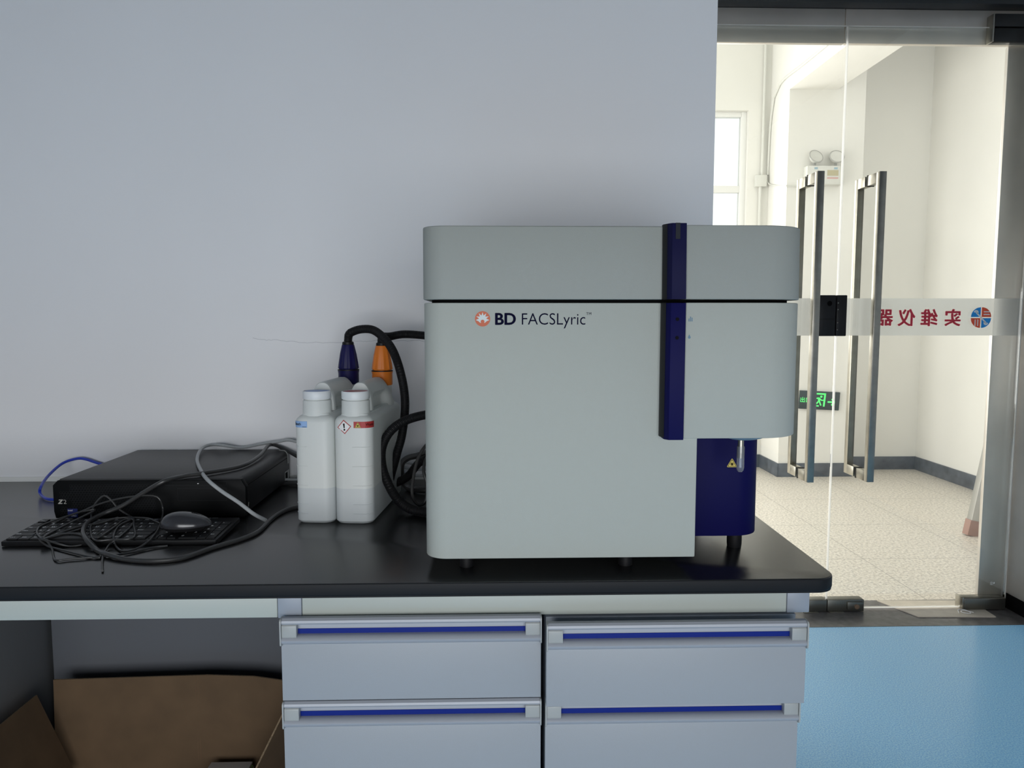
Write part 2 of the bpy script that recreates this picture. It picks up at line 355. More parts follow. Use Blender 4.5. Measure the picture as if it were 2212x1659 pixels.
# ------------------------------------------------------------------ glass doors
def handle(parent, x):
    r = bmesh.new(); s = 0.0135
    nd = []
    add_box(r, x - s, x + s, DY - 0.105, DY - 0.078, 0.565, 1.775, bev=0.001); obj('handle_bar', r, steel_hd, parent)
    r = bmesh.new(); add_box(r, x - s, x + s, DY + 0.065, DY + 0.092, 0.565, 1.775, bev=0.001); obj('handle_bar', r, steel_hd, parent)
    r = bmesh.new()
    for z in (0.565, 1.735):
        add_box(r, x - s, x + s, DY - 0.078, DY - 0.010, z, z + 0.04, bev=0.001); add_box(r, x - s, x + s, DY + 0.010, DY + 0.065, z, z + 0.04, bev=0.001)
        add_box(r, x - s - 0.0008, x + s + 0.0008, DY - 0.012, DY - 0.006, z - 0.002, z + 0.042, mi=1)
    obj('handle_arm', r, [steel_hd, blk], parent)
def leaf(name, x0, x1, hx, seam_left):
    d = struct_root(name)
    obj('glass_pane', bx(x0, x1, DY - 0.005, DY + 0.005, 0.012, 2.348), glass, d, smooth=False)
    e = bmesh.new()
    for a0, a1, c0, c1 in ((x1 - 0.0035, x1 + 0.0013, 0.012, 2.348), (x0 - 0.0012, x0 + 0.0020, 0.012, 2.348), (x0, x1, 2.344, 2.3485), (x0, x1, 0.009, 0.014)):
        e.faces.new([e.verts.new(p) for p in ((a0, DY - 0.0058, c0), (a1, DY - 0.0058, c0), (a1, DY - 0.0058, c1), (a0, DY - 0.0058, c1))])
    obj('glass_edge', e, glass_e, d, smooth=False)
    obj('frosted_band', bx(x0 + 0.004, x1 - 0.004, DY + 0.0056, DY + 0.0062, 1.144, 1.294), frost, d, smooth=False)
    hroot = bpy.data.objects.new('handle', None); C.objects.link(hroot); hroot.parent = d
    handle(hroot, hx)
    return d
dl = leaf('door_1', 0.55, 1.3895, 1.262, False)
drr = leaf('door_2', 1.3925, 2.150, 1.503, True)
obj('patch_fitting', bx(1.30, 1.3865, DY - 0.022, DY + 0.022, -0.001 + 0.003, 0.052, bev=0.002), steel_dk, dl)
lk = obj('lock_fitting', bx(1.3895, 1.5425, DY - 0.022, DY + 0.022, 0.003, 0.052, bev=0.002), steel_dk, drr)
b = bx(1.470, 1.536, DY - 0.030, DY - 0.022, 0.014, 0.045, bev=0.001); obj('lock_plate', b, steel_dk, lk)
b = lathe([(0.0001, 0), (0.010, 0), (0.010, 0.004), (0.0001, 0.004)], 24); b.transform(Matrix.Translation((1.508, DY - 0.030, 0.026)) @ Matrix.Rotation(R(90), 4, 'X')); obj('lock_cylinder', b, mat('brass', (0.45, 0.30, 0.20), 0.35, 0.9), lk)
obj('floor_pivot_fitting', bx(1.964, 2.140, DY - 0.024, DY + 0.024, 0.004, 0.053, bev=0.003), steel_dk, drr)
obj('pivot_rim', bx(1.957, 1.964, DY - 0.023, DY + 0.026, 0.004, 0.056, bev=0.001), steel_hd, drr)
pt = bmesh.new(); add_box(pt, 1.958, 2.165, DY - 0.028, DY + 0.011, 2.343, 2.391, bev=0.002); add_box(pt, 1.958, 2.165, DY - 0.028, DY + 0.011, 2.287, 2.337, bev=0.002)
obj('top_pivot_fitting', pt, mat('dark_pivot', (0.03, 0.03, 0.03), 0.3, 0.6), drr)
obj('pivot_rim', bx(1.951, 1.958, DY - 0.026, DY + 0.011, 2.287, 2.391, bev=0.001), steel_hd, drr)
# electronic lock on the seam
lb = bmesh.new(); add_box(lb, 1.299, 1.3665, DY - 0.045, DY - 0.006, 1.143, 1.305, bev=0.003)
lo = obj('door_lock', lb, blk, dl)
obj('cover_rim', bx(1.2905, 1.2985, DY - 0.040, DY - 0.006, 1.145, 1.303, bev=0.001), mat('lock_side_grey', (0.22, 0.225, 0.23), 0.4), lo)
b = lathe([(0.0001, 0), (0.009, 0), (0.010, 0.001), (0.0075, 0.0015), (0.0001, 0.0006)], 28); b.transform(Matrix.Translation((1.3405, DY - 0.045, 1.272)) @ Matrix.Rotation(R(90), 4, 'X')); obj('thumb_turn', b, blk_deep, lo)
obj('cover_seam', bx(1.301, 1.364, DY - 0.0455, DY - 0.0445, 1.2095, 1.2105), blk_deep, lo)
lb = bmesh.new(); add_box(lb, 1.3705, 1.4115, DY - 0.045, DY - 0.006, 1.143, 1.305, bev=0.003); st = obj('lock_strike_box', lb, blk, drr)
for z in (1.274, 1.248, 1.196, 1.168):
    b = lathe([(0.0001, 0), (0.0025, 0), (0.0025, 0.002), (0.0001, 0.002)], 12); b.transform(Matrix.Translation((1.3745, DY - 0.0448, z)) @ Matrix.Rotation(R(90), 4, 'X')); obj('screw', b, steel_dk, st)
# mirrored shop lettering and roundel on the band (seen from behind)
Yb = DY + 0.0048 - 0.012
def sticker(b, name, m, x, z, mirror=True):
    if mirror: bmesh.ops.scale(b, verts=b.verts, vec=(-1, 1, 1))
    put(b, x, DY - 0.0056, z); bmesh.ops.recalc_face_normals(b, faces=b.faces)
    return obj(name, b, m, drr, smooth=False)
for ch, xc in (('实', 1.8645), ('维', 1.7676), ('仪', 1.6746), ('器', 1.584)):
    g_ = text_bm(ch, 0.060, bold=0.010, fit_caps=0.84, align='CENTER'); b = bmesh.new()
    for q, (ox, oz) in enumerate(((0, 0), (0.0016, 0), (-0.0016, 0), (0, 0.0010), (0, -0.0010))):
        c_ = g_.copy(); put(c_, ox, -0.00005 * q, oz); join(b, c_, 0)
    g_.free()
    if b.verts:
        zc = (min(v.co.z for v in b.verts) + max(v.co.z for v in b.verts)) / 2; bmesh.ops.translate(b, verts=b.verts, vec=(0, 0, -zc))
    sticker(b, 'sticker_character', redtxt, xc, 1.2165)
rd = bmesh.new(); Rr = 0.0415; g = 0.0022
def quad(a0, mi):
    cx = g if cos(a0 + .5) > 0 else -g; cz = g if sin(a0 + .5) > 0 else -g
    add_poly2(rd, [(cx, cz)] + [(p[0] + cx, p[1] + cz) for p in circ(0, 0, Rr - g, 16, a0, a0 + pi / 2)], 0.0003, mi)
quad(0, 0); quad(pi / 2, 1); quad(pi, 0); quad(1.5 * pi, 1)
# pale cut-outs: s / w strokes and the spanner
def cut(p, th=0.0006, mi=2): add_poly2(rd, p, th, mi)
for z0, z1 in ((0.0105, 0.0145), (0.0215, 0.0255)): cut([(0.010, z0), (0.036, z0), (0.034, z1), (0.010, z1)])
for x0, x1 in ((-0.0145, -0.0105), (-0.0255, -0.0215)): cut([(x0, -0.034), (x1, -0.034), (x1, -0.010), (x0, -0.006)])
cut([(-0.020, 0.024), (-0.024, 0.020), (0.020, -0.024), (0.024, -0.020)])
for sx, sz, a0 in ((-0.021, 0.021, R(200)), (0.021, -0.021, R(20))):
    ring2(rd, sx, sz, 0.0035, 0.0095, a0 - R(60) + pi, a0 + R(220) - R(60) + pi, 18, 0.0006, 2)
put(rd, 1.9808, DY - 0.0052, 1.2165); ro = obj('sticker_roundel', rd, [sk_or, sk_blue, mat('sticker_pale', (0.70, 0.71, 0.70), 0.6)], drr, smooth=False)
# tempering mark etched low on the pane
em = bmesh.new(); ring2(em, 0, 0, 0.004, 0.005, n=16); add_poly2(em, [(-0.004, -0.0005), (0.004, -0.0005), (0.004, 0.0005), (-0.004, 0.0005)]); add_poly2(em, [(-0.006, -0.008), (0.006, -0.008), (0.006, -0.0068), (-0.006, -0.0068)]); add_poly2(em, [(0.009, -0.004), (0.0135, -0.004), (0.0135, 0.003), (0.009, 0.003)])
put(em, 2.087, DY - 0.0052, 0.112); obj('etched_mark', em, white_p, drr, smooth=False)
# loose bits at the threshold
b = prism(rounded([(1.735, 2.872), (2.05, 2.862), (2.06, 3.04), (1.655, 3.05)], 0.002, 2), 0.0012, 0.0045); tag(obj('floor_plate', b, plate_m), 'beige floor plate on the dark threshold below the glass door', 'floor plate')
for x, lab in ((1.425, 'small steel floor strike under the lock fitting of the right glass leaf'), (1.318, 'small steel floor strike beside the drawer cabinet')):
    b = bmesh.new(); add_box(b, x - 0.03, x + 0.03, 2.925, 2.935, 0.0012, 0.004); add_box(b, x - 0.03, x + 0.03, 2.955, 2.965, 0.0012, 0.004); add_box(b, x - 0.03, x - 0.018, 2.93, 2.96, 0.0012, 0.004); add_box(b, x + 0.018, x + 0.03, 2.93, 2.96, 0.0012, 0.004)
    tag(obj('strike_plate', b, steel_hd, smooth=False), lab, 'strike plate')
b = tube([(1.92, 2.90, 0.006), (1.94, 2.935, 0.006), (1.965, 2.93, 0.007), (1.97, 2.90, 0.006), (1.95, 2.893, 0.007), (1.935, 2.91, 0.008), (1.955, 2.925, 0.008), (1.985, 2.905, 0.006)], 0.0015, 6); tag(obj('plastic_loop', b, white_p), 'small curl of white plastic strip lying on the beige floor plate', 'plastic scrap')

# ------------------------------------------------------------------ hall fittings
em = thing('emergency_light', 'pale twin-headed emergency light box high on the hall column', 'emergency light', (2.461, 5.57, 2.20))
obj('housing', bx(-0.137, 0.137, -0.075, 0, 0, 0.135, bev=0.006), fixture, em)
obj('rating_label', bx(0.012, 0.095, -0.0765, -0.075, 0.062, 0.102), mat('olive_label', (0.46, 0.42, 0.28), 0.5), em)
obj('red_print_line', bx(0.012, 0.095, -0.0762, -0.075, 0.040, 0.050), mat('pinkish_print', (0.60, 0.36, 0.34), 0.5), em)
obj('indicator_mark', bx(-0.085, -0.06, -0.0762, -0.075, 0.108, 0.122), mat('blueish_mark', (0.32, 0.45, 0.52), 0.5), em)
obj('indicator_mark', bx(0.062, 0.088, -0.0762, -0.075, 0.108, 0.122), MATS['blueish_mark'], em)
for sx, tl in ((-0.068, 18), (0.088, -8)):
    b = lathe([(0.0001, -0.035), (0.022, -0.032), (0.040, -0.012), (0.050, 0.008), (0.052, 0.016), (0.048, 0.016), (0.0001, 0.010)], 28)
    b.transform(Matrix.Translation((sx, -0.045, 0.198)) @ Matrix.Rotation(R(tl), 4, 'Y') @ Matrix.Rotation(R(62), 4, 'X')); h = obj('lamp_head', b, [fixture], em)
    b = bx(sx - 0.008, sx + 0.008, -0.045, -0.03, 0.133, 0.168); obj('lamp_bracket', b, fix_dark, h)
    b = lathe([(0.0485, 0.0), (0.055, 0.002), (0.055, 0.008), (0.0485, 0.009)], 28, cap=False); b.transform(Matrix.Translation((sx, -0.052, 0.202)) @ Matrix.Rotation(R(tl), 4, 'Y') @ Matrix.Rotation(R(62), 4, 'X')); obj('lamp_rim', b, fix_dark, h)
ex = thing('exit_sign', 'dark exit sign with green running man and arrow on the hall column', 'exit sign', (2.503, 5.57, 0.592)); ex.rotation_euler = (0, R(3.0), 0)
obj('sign_board', bx(-0.155, 0.155, -0.02, 0, -0.070, 0.070, bev=0.003), sign_dk, ex)
s = bmesh.new()
def stroke(bm, p, q, wd, th=0.0008, mi=0):
    p, q = Vector(p), Vector(q); d = (q - p).normalized(); n = Vector((-d.y, d.x)) * wd / 2
    add_poly2(bm, [tuple(p + n), tuple(q + n), tuple(q - n), tuple(p - n)], th, mi)
for a in (((-0.038, 0.051), (0.045, 0.051), 0.012), ((0.040, 0.055), (0.037, -0.045), 0.013)): stroke(s, *a)
add_poly2(s, circ(0.012, 0.030, 0.0085, 16), 0.0008)
for a in (((-0.006, 0.022), (-0.002, -0.008), 0.016), ((-0.008, 0.020), (-0.032, 0.012), 0.009), ((-0.030, 0.014), (-0.034, -0.004), 0.008), ((0.0, 0.016), (0.018, 0.0), 0.008), ((0.016, 0.002), (0.036, 0.004), 0.008), ((0.0, -0.006), (0.014, -0.038), 0.010), ((-0.004, -0.004), (-0.022, -0.026), 0.011), ((-0.020, -0.024), (-0.036, -0.020), 0.010), ((-0.030, -0.042), (-0.002, -0.042), 0.010)): stroke(s, *a)
put(s, -0.002, -0.0201, 0); obj('running_man_symbol', s, sign_gr, ex, smooth=False)
s = bmesh.new(); stroke(s, (0.062, -0.008), (0.112, -0.008), 0.012); stroke(s, (0.092, 0.016), (0.116, -0.008), 0.011); stroke(s, (0.092, -0.032), (0.116, -0.008), 0.011); put(s, 0, -0.0201, 0); obj('arrow_symbol', s, sign_gr, ex, smooth=False)
b = text_bm('出口', 0.036, bold=0.01, fit_caps=0.84); put(b, -0.150, -0.0206, -0.016); obj('sign_text', b, sign_gr, ex, smooth=False)
jb = thing('junction_box', 'small square junction box with conduit beside the hall window', 'junction box', (2.135, 5.95, 2.30))
obj('box', bx(-0.045, 0.045, -0.045, 0, -0.045, 0.045, bev=0.005), fixture, jb)
b = bmesh.new(); add_tube(b, [(0.01, -0.02, 0.045), (0.012, -0.02, 0.7), (0.012, -0.02, 1.25)], 0.011, 8, step=0.2); add_tube(b, [(0.0, -0.02, -0.045), (0.0, -0.02, -2.18)], 0.012, 8, step=0.4); obj('conduit', b, fixture, jb)
b = tube([(0.045, -0.02, 0.01), (0.062, -0.05, -0.03), (0.058, -0.30, -0.09), (0.058, -0.385, -0.1), (0.075, -0.392, -0.102), (0.19, -0.392, -0.105)], 0.006, 6, step=0.03); obj('cable', b, fixture, jb)
b = tube([(2.196, 5.94, 2.35), (2.196, 5.90, 2.80), (2.196, 5.75, 2.985), (2.196, 5.2, 2.995), (2.196, 3.4, 2.995)], 0.009, 8, step=0.08); tag(obj('ceiling_conduit', b, fixture), 'pale cable conduit running up and along the side of the ceiling beam', 'conduit')
ld = thing('stepladder', 'aluminium stepladder leg with reddish foot seen past the steel jamb', 'ladder', (2.70, 4.0, 0))
def bar(a, b_, wx, wy, bev=0.002):
    a, b_ = Vector(a), Vector(b_); q = (b_ - a).to_track_quat('Z', 'Y'); L = (b_ - a).length
    m = bx(-wx / 2, wx / 2, -wy / 2, wy / 2, 0, L, bev=bev); m.transform(Matrix.Translation(a) @ q.to_matrix().to_4x4()); return m
for yy in (0.0, -0.50):
    obj('stile', bar((0.0, yy, 0.0), (0.30, yy, 1.75), 0.045, 0.075), alum, ld)
    obj('rear_leg', bar((0.66, yy, 0.0), (0.34, yy, 1.75), 0.025, 0.05), alum, ld)
    obj('rubber_foot', bar((-0.004, yy, 0.0), (0.012, yy, 0.085), 0.050, 0.081), ladder_cap, ld)
for k in range(1, 6): t = k / 6; obj('step', bx(0.30 * t - 0.01, 0.30 * t + 0.07, -0.50, 0.0, 1.75 * t - 0.012, 1.75 * t + 0.012, bev=0.002), alum, ld)
obj('top_cap', bx(0.26, 0.38, -0.55, 0.05, 1.74, 1.77, bev=0.005), alum, ld)

# ------------------------------------------------------------------ bench
BX1 = 0.556; BY0 = 1.128; BZ = 0.80
b = prism(rounded([(-2.3, BY0), (BX1 - 0.004, BY0), (BX1, WY - 0.003), (-2.3, WY - 0.003)], [0, 0.035, 0.0, 0], 10), 0.779, BZ, bev=0.0028, seg=3)
add_prism(b, rounded([(-2.3, BY0 + 0.0012), (BX1 - 0.005, BY0 + 0.0012), (BX1 - 0.001, WY - 0.03), (-2.3, WY - 0.03)], [0, 0.034, 0.0, 0], 10), 0.777, 0.7795)
bmesh.ops.recalc_face_normals(b, faces=b.faces)
for f in b.faces:
    if abs(f.normal.z) < 0.6: f.material_index = 1
tag(obj('worktop', b, [resin, mat('resin_edge', (0.010, 0.011, 0.013), 0.5, spec=0.18)]), 'matte black resin worktop with rounded corner carrying the instrument and computer', 'worktop')
b = bmesh.new(); add_box(b, -2.3, BX1 - 0.06, WY - 0.0035, WY - 0.0005, 0.80, 0.812)
struct('trim_sealant', b, mat('sealant_white', (0.85, 0.86, 0.84), 0.6), label='off-white bead of filler along the back of the worktop')
fr = thing('bench_frame', 'pale enamelled steel frame under the black worktop with grey corner blocks', 'bench frame', (0, 1.15, 0))
FY = 0.0
obj('apron_beam', bx(-2.3, -0.3405, FY, FY + 0.04, 0.7375, 0.7765, bev=0.0015), frame_w, fr)
obj('apron_beam', bx(-0.3015, 0.4765, FY, FY + 0.04, 0.7375, 0.7765, bev=0.0015), frame_w, fr)
obj('corner_block', bx(-0.340, -0.302, FY - 0.001, FY + 0.055, 0.7365, 0.7765, bev=0.002), frame_b, fr)
obj('corner_block', bx(0.477, 0.514, FY - 0.001, FY + 0.055, 0.7365, 0.7765, bev=0.002), frame_b, fr)
for x in (-0.34, 0.477):
    obj('side_rail', bx(x + 0.004, x + 0.034, 0.055, 0.70, 0.74, 0.7765, bev=0.001), frame_b, fr)
    obj('leg', bx(x + 0.004, x + 0.034, 0.60, 0.66, 0.0, 0.74, bev=0.001), frame_b, fr)
obj('back_panel', bx(-1.09, -0.36, 0.655, 0.665, 0.0, 0.7765), panel_m, fr)
# drawer cabinets
HX = 0.413
def drawer(parent, x0, dy, z1, z0, handle_h=0.043):
    """drawer front: panel (part) with grip profile, end caps and blue strip (sub-parts)"""
    wd = HX - 0.003
    bot = z0
    d = obj('drawer', bx(x0, x0 + wd - 0.0005, dy + 0.004, dy + 0.020, bot, z1 - 0.0415, bev=0.0012), drawer_m, parent)
    add = bx(x0 + 0.012, x0 + wd - 0.012, dy + 0.02, dy + 0.40, bot + 0.008, z1 - 0.02); obj('drawer_box', add, frame_w, d)
    # profile in (y, z): top roll, recess, lower roll
    zt = z1; P = [(0.012, 0), (0.004, 0), (0.0, -0.003), (-0.001, -0.0065), (0.001, -0.0095), (0.006, -0.0105), (0.0105, -0.012), (0.0105, -0.028), (0.004, -0.0285), (-0.001, -0.031), (-0.003, -0.0345), (-0.002, -0.038), (0.002, -0.0415), (0.008, -0.0425), (0.012, -0.0425)]
    b = prism([(dy + p[0], zt + p[1]) for p in P], x0 + 0.0015, x0 + wd - 0.0015, axis='x'); obj('grip_profile', b, alu, d)
    obj('blue_strip', bx(x0 + 0.024, x0 + wd - 0.024, dy + 0.0095, dy + 0.0110, zt - 0.0275, zt - 0.0195), bluest, d)
    for s_, xa, xb in ((0, x0 + 0.0025, x0 + 0.0255), (1, x0 + wd - 0.0255, x0 + wd - 0.0025)):
        b = bmesh.new(); add_prism(b, rounded([(dy - 0.001, zt - 0.0095), (dy + 0.012, zt - 0.0095), (dy + 0.012, zt - 0.031), (dy - 0.001, zt - 0.031)], [0.003, 0, 0, 0.003], 4), xa, xb, axis='x', bev=0.0006)
        xo = x0 if s_ == 0 else x0 + wd - 0.0022
        add_prism(b, rounded([(dy - 0.0035, zt + 0.0005), (dy + 0.012, zt + 0.0005), (dy + 0.012, zt - 0.0435), (dy - 0.0035, zt - 0.0435)], [0.005, 0, 0, 0.004], 5), xo, xo + 0.0022, axis='x')
        obj('end_cap', b, capm, d)
    return d
cabs = []
for x0, lab, dys in ((-0.3315, 'grey drawer cabinet, left one of the pair under the worktop', (1.130, 1.132)), (0.0845, 'grey drawer cabinet at the bench end, its top drawer slightly open', (1.107, 1.128))):
    cb = thing('drawer_cabinet', lab, 'drawer cabinet', (0, 0, 0), group='drawer cabinets under the bench')
    obj('carcass', bx(x0 + 0.002, x0 + HX - 0.004, 1.153, 1.66, 0.03, 0.733, bev=0.001), frame_b, cb)
    obj('plinth', bx(x0 + 0.02, x0 + HX - 0.02, 1.19, 1.64, 0.0, 0.03), blk, cb)
    z1s = (0.743, 0.606) if x0 < 0 else (0.7395, 0.606)
    bots = (0.6080, 0.4725) if x0 < 0 else (0.6040, 0.4725)
    for i in range(2): drawer(cb, x0, dys[i], z1s[i], bots[i])
    drawer(cb, x0, 1.132, 0.4695, 0.30); drawer(cb, x0, 1.132, 0.296, 0.05)
ac = thing('side_cabinet', 'grey cabinet side panel closing the knee space on the left', 'cabinet', (-1.10, 1.15, 0))
obj('carcass', bx(-0.60, 0.0, 0.0, 0.70, 0.05, 0.735, bev=0.001), mat('side_panel_grey', (0.22, 0.225, 0.23), 0.6), ac)
obj('plinth', bx(-0.58, -0.02, 0.04, 0.68, 0.0, 0.05), blk, ac)

# ------------------------------------------------------------------ cardboard box and papers under the bench
def sheet(bm, P, th=0.004, mi=0):
    P = [Vector(p) for p in P]; n = (P[1] - P[0]).cross(P[2] - P[0]).normalized() * th
    a = [bm.verts.new(p) for p in P]; b_ = [bm.verts.new(p + n) for p in P]
    f = bm.faces.new(a); f2 = bm.faces.new(b_[::-1])
    for i in range(len(P)):
        j = (i + 1) % len(P); q = bm.faces.new((a[i], b_[i], b_[j], a[j])); q.material_index = 1
    return bm
cbx = thing('cardboard_box', 'open brown cardboard box with raised flaps under the worktop', 'box', (-0.775, 1.54, 0))
x0, x1, y0, y1, h = -0.275, 0.30, -0.20, 0.19, 0.148
b = bmesh.new(); t = 0.004
add_box(b, x0, x1, y0, y0 + t, 0.001, h); add_box(b, x0, x1, y1 - t, y1, 0.001, h); add_box(b, x0, x0 + t, y0, y1, 0.001, h); add_box(b, x1 - t, x1, y0, y1, 0.001, h); add_box(b, x0, x1, y0, y1, 0.001, 0.005)
obj('carton', b, cardb, cbx, smooth=False)
b = sheet(bmesh.new(), [(x0, y1, h), (x1, y1, h), (x1 + 0.01, y1 - 0.004, 0.338), (0.27, y1 - 0.003, 0.347), (0.205, y1 - 0.002, 0.357), (0.095, y1 - 0.002, 0.362), (x0 + 0.005, y1, 0.354)]); o = obj('flap', b, [cardb, cardb_e], cbx, smooth=False)
c2 = bmesh.new()
for xx in (0.065, 0.071): add_tube(c2, [(xx, y1 - 0.0042, h), (xx, y1 - 0.006, 0.359)], 0.0006, 5, step=0.1)
obj('crease', c2, mat('crease_dark', (0.17, 0.10, 0.055), 0.9), o)
b = sheet(bmesh.new(), [(0.215, 0.01, h), (x1 + 0.02, y1 - 0.02, h), (0.415, y1 - 0.02, 0.355), (0.323, 0.01, 0.365)]); obj('flap', b, [cardb, cardb_e], cbx, smooth=False)
b = sheet(bmesh.new(), [(-0.215, y0, h), (-0.277, y0, 0.345), (-0.277, 0.133, 0.345), (-0.215, 0.155, h)]); obj('flap', b, [cardb, cardb_e], cbx, smooth=False)
b = sheet(bmesh.new(), [(x0, y0, h), (x1, y0, h), (x1 - 0.01, y0 - 0.09, -0.03 + h), (x0 + 0.01, y0 - 0.09, -0.03 + h)]); obj('flap', b, [cardb, cardb_e], cbx, smooth=False)
bkm = [mat('booklet_white', (0.72, 0.74, 0.76), 0.5), mat('booklet_blue', (0.10, 0.28, 0.50), 0.4), mat('booklet_green', (0.20, 0.42, 0.16), 0.4)]
for k, (z, m_, lab) in enumerate([(0.0055, 0, 'thick stack of white paper filling the cardboard box'), (0.143, 2, 'booklet with a green cover inside the cardboard box'), (0.149, 1, 'blue booklet inside the cardboard box, under the white one'), (0.155, 0, 'white booklet on top inside the cardboard box')]):
    hgt = 0.137 if k == 0 else 0.0055
    b = bx(-0.680 + 0.004 * k, -0.570 - 0.001, 1.45, 1.705 - 0.02 * (k == 2) - 0.003 * k, z, z + hgt, bev=0.0008); tag(obj('paper_stack' if k == 0 else 'booklet', b, bkm[m_]), lab, 'paper stack' if k == 0 else 'booklet', 'papers inside the cardboard box')

# ------------------------------------------------------------------ flow cytometer
fc = thing('flow_cytometer', 'white benchtop laboratory instrument with navy strip and blue lower cover', 'laboratory instrument', (0.19, 1.40, 0.80))
OX, OY, OZ = 0.19, 1.40, 0.80
def L3(pts): return [(p[0] - OX, p[1] - OY) for p in pts]
BK = 1.79
body = rounded(L3([(-0.107, 1.16), (0.328, 1.16), (0.328, BK), (-0.107, BK)]), [0.035, 0.002, 0.02, 0.03], 10)
bodyo = obj('body_panel', prism(body, 0.027, 0.4355, bev=0.0018), inst, fc)
hood = rounded(L3([(0.300, 1.140), (0.4985, 1.140), (0.4985, BK - 0.02), (0.300, BK - 0.02)]), [0.0015, 0.072, 0.03, 0], 14)
obj('hood', prism(hood, 0.2235, 0.4355, bev=0.0018), inst, fc)
lid = rounded(L3([(-0.108, 1.157), (0.2760, 1.157), (0.2760, 1.140), (0.5005, 1.140), (0.5005, BK + 0.002), (-0.108, BK + 0.002)]), [0.036, 0, 0, 0.074, 0.03, 0.03], 14)
def lean(bm):      # the lid's front leans back a little towards its top
    for v in bm.verts:
        if v.co.z > 0.44: v.co.y += 0.04 * (v.co.z - 0.44) * max(0.0, 1 - (v.co.y + 0.26) / 0.5)
    return bm
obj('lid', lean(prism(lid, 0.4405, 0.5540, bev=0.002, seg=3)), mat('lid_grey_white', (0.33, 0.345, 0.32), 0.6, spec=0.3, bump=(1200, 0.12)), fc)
gs = rounded(L3([(-0.095, 1.168), (0.485, 1.160), (0.485, BK - 0.01), (-0.095, BK - 0.01)]), [0.03, 0.06, 0.03, 0.03], 8)
obj('lid_gap_shade', prism(gs, 0.4345, 0.4415), blk_deep, fc)  # black slab put in as the darkness inside the gap under the lid
cov = rounded(L3([(0.300, 1.265), (0.4765, 1.265), (0.4765, BK - 0.03), (0.300, BK - 0.03)]), [0, 0.045, 0.03, 0], 12)
obj('lower_cover', prism(cov, 0.0295, 0.2235, bev=0.0018), navy, fc, )
# navy strip with chamfered left edge; darker side
def strip(z0, z1, xl, xr):
    b = prism([(xl - OX, 1.160 - OY), (xl - OX, 1.142 - OY), (xl + 0.006 - OX, 1.1335 - OY), (xr - OX, 1.1335 - OY), (xr - OX, 1.160 - OY)], z0, z1, bev=0.0006); return b
s1 = obj('navy_strip', strip(0.2225, 0.4350, 0.2695, 0.2985), navy, fc)
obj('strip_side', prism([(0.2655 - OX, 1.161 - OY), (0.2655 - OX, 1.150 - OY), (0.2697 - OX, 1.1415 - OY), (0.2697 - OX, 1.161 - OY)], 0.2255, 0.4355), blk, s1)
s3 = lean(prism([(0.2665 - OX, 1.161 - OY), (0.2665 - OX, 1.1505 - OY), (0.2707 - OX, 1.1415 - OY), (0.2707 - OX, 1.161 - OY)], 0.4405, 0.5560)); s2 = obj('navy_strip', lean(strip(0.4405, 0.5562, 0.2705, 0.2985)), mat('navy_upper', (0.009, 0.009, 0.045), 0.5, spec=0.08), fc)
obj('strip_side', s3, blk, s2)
obj('indicator_window', lean(bx(0.2815 - OX, 0.2885 - OX, 1.1328 - OY, 1.136 - OY, 0.532, 0.5564)), mat('smoked_lens', (0.022, 0.024, 0.030), 0.4, spec=0.1), s2)
for z in (0.4100, 0.3815):
    b = lathe([(0.0001, 0), (0.0022, 0), (0.0028, 0.0006), (0.0028, 0.001), (0.0001, 0.001)], 16); b.transform(Matrix.Translation((0.2855 - OX, 1.1336 - OY, z)) @ Matrix.Rotation(R(90), 4, 'X')); obj('indicator_light', b, mat('lens_dark', (0.003, 0.003, 0.006), 0.5, spec=0.05), s1)
b = bmesh.new()
for k, hh in enumerate((0.0045, 0.0075, 0.0058)): add_poly2(b, [(k * 0.0024, 0), (k * 0.0024 + 0.0014, 0), (k * 0.0024 + 0.0014, hh), (k * 0.0024, hh)])
put(b, 0.3045 - OX, 1.1398 - OY, 0.4065); obj('bar_icon', b, mat('icon_teal', (0.10, 0.20, 0.28), 0.5), fc, smooth=False)
b = bmesh.new(); add_poly2(b, circ(0, 0, 0.0021, 16, R(-210), R(30)) + [(0, 0.0045)]); put(b, 0.3062 - OX, 1.1398 - OY, 0.3820); obj('drop_icon', b, MATS['icon_teal'], fc, smooth=False)
# emblem: orange disc with pale sunburst and little figure
lg = bmesh.new(); r0 = 0.0119; add_poly2(lg, circ(0, 0, r0, 48), 0.0002, 0)
star = []
angs = [R(a) for a in (-8, 24, 57, 90, 123, 156, 188)]
inner = 0.0056; outer = 0.0108
for i, a in enumerate(angs):
    star.append((outer * cos(a), outer * sin(a) - 0.0003))
    if i < len(angs) - 1: am = (a + angs[i + 1]) / 2; star.append((inner * cos(am), inner * sin(am) - 0.0002))
star += [(-0.0066, -0.0035), (-0.0035, -0.0062), (0, -0.0062), (0.0035, -0.0062), (0.0066, -0.0035)]
add_poly2(lg, star, 0.0004, 1); add_poly2(lg, circ(0, -0.0043, 0.0030, 20), 0.0006, 0); add_poly2(lg, [(-0.0018, -0.0060), (0.0018, -0.0060), (0.0034, -0.0092), (-0.0034, -0.0092)], 0.0005, 0)
put(lg, -0.0135 - OX, 1.1598 - OY, 0.4105); obj('emblem', lg, [ink_or, mat('emblem_white', (0.60, 0.66, 0.66), 0.5)], fc, smooth=False)
YF = 1.1596 - OY
g_ = text_bm('BD', 0.0178, bold=0.012, width=0.0315); b = bmesh.new()
for q, (ox, oz) in enumerate(((0, 0), (0.0005, 0), (-0.0005, 0), (0, 0.0003), (0, -0.0003))): join(b, put(g_.copy(), ox, -0.00006 * q, oz), 0)
g_.free(); put(b, 0.0065 - OX, YF, 0.4017); obj('lettering', b, ink, fc, smooth=False)
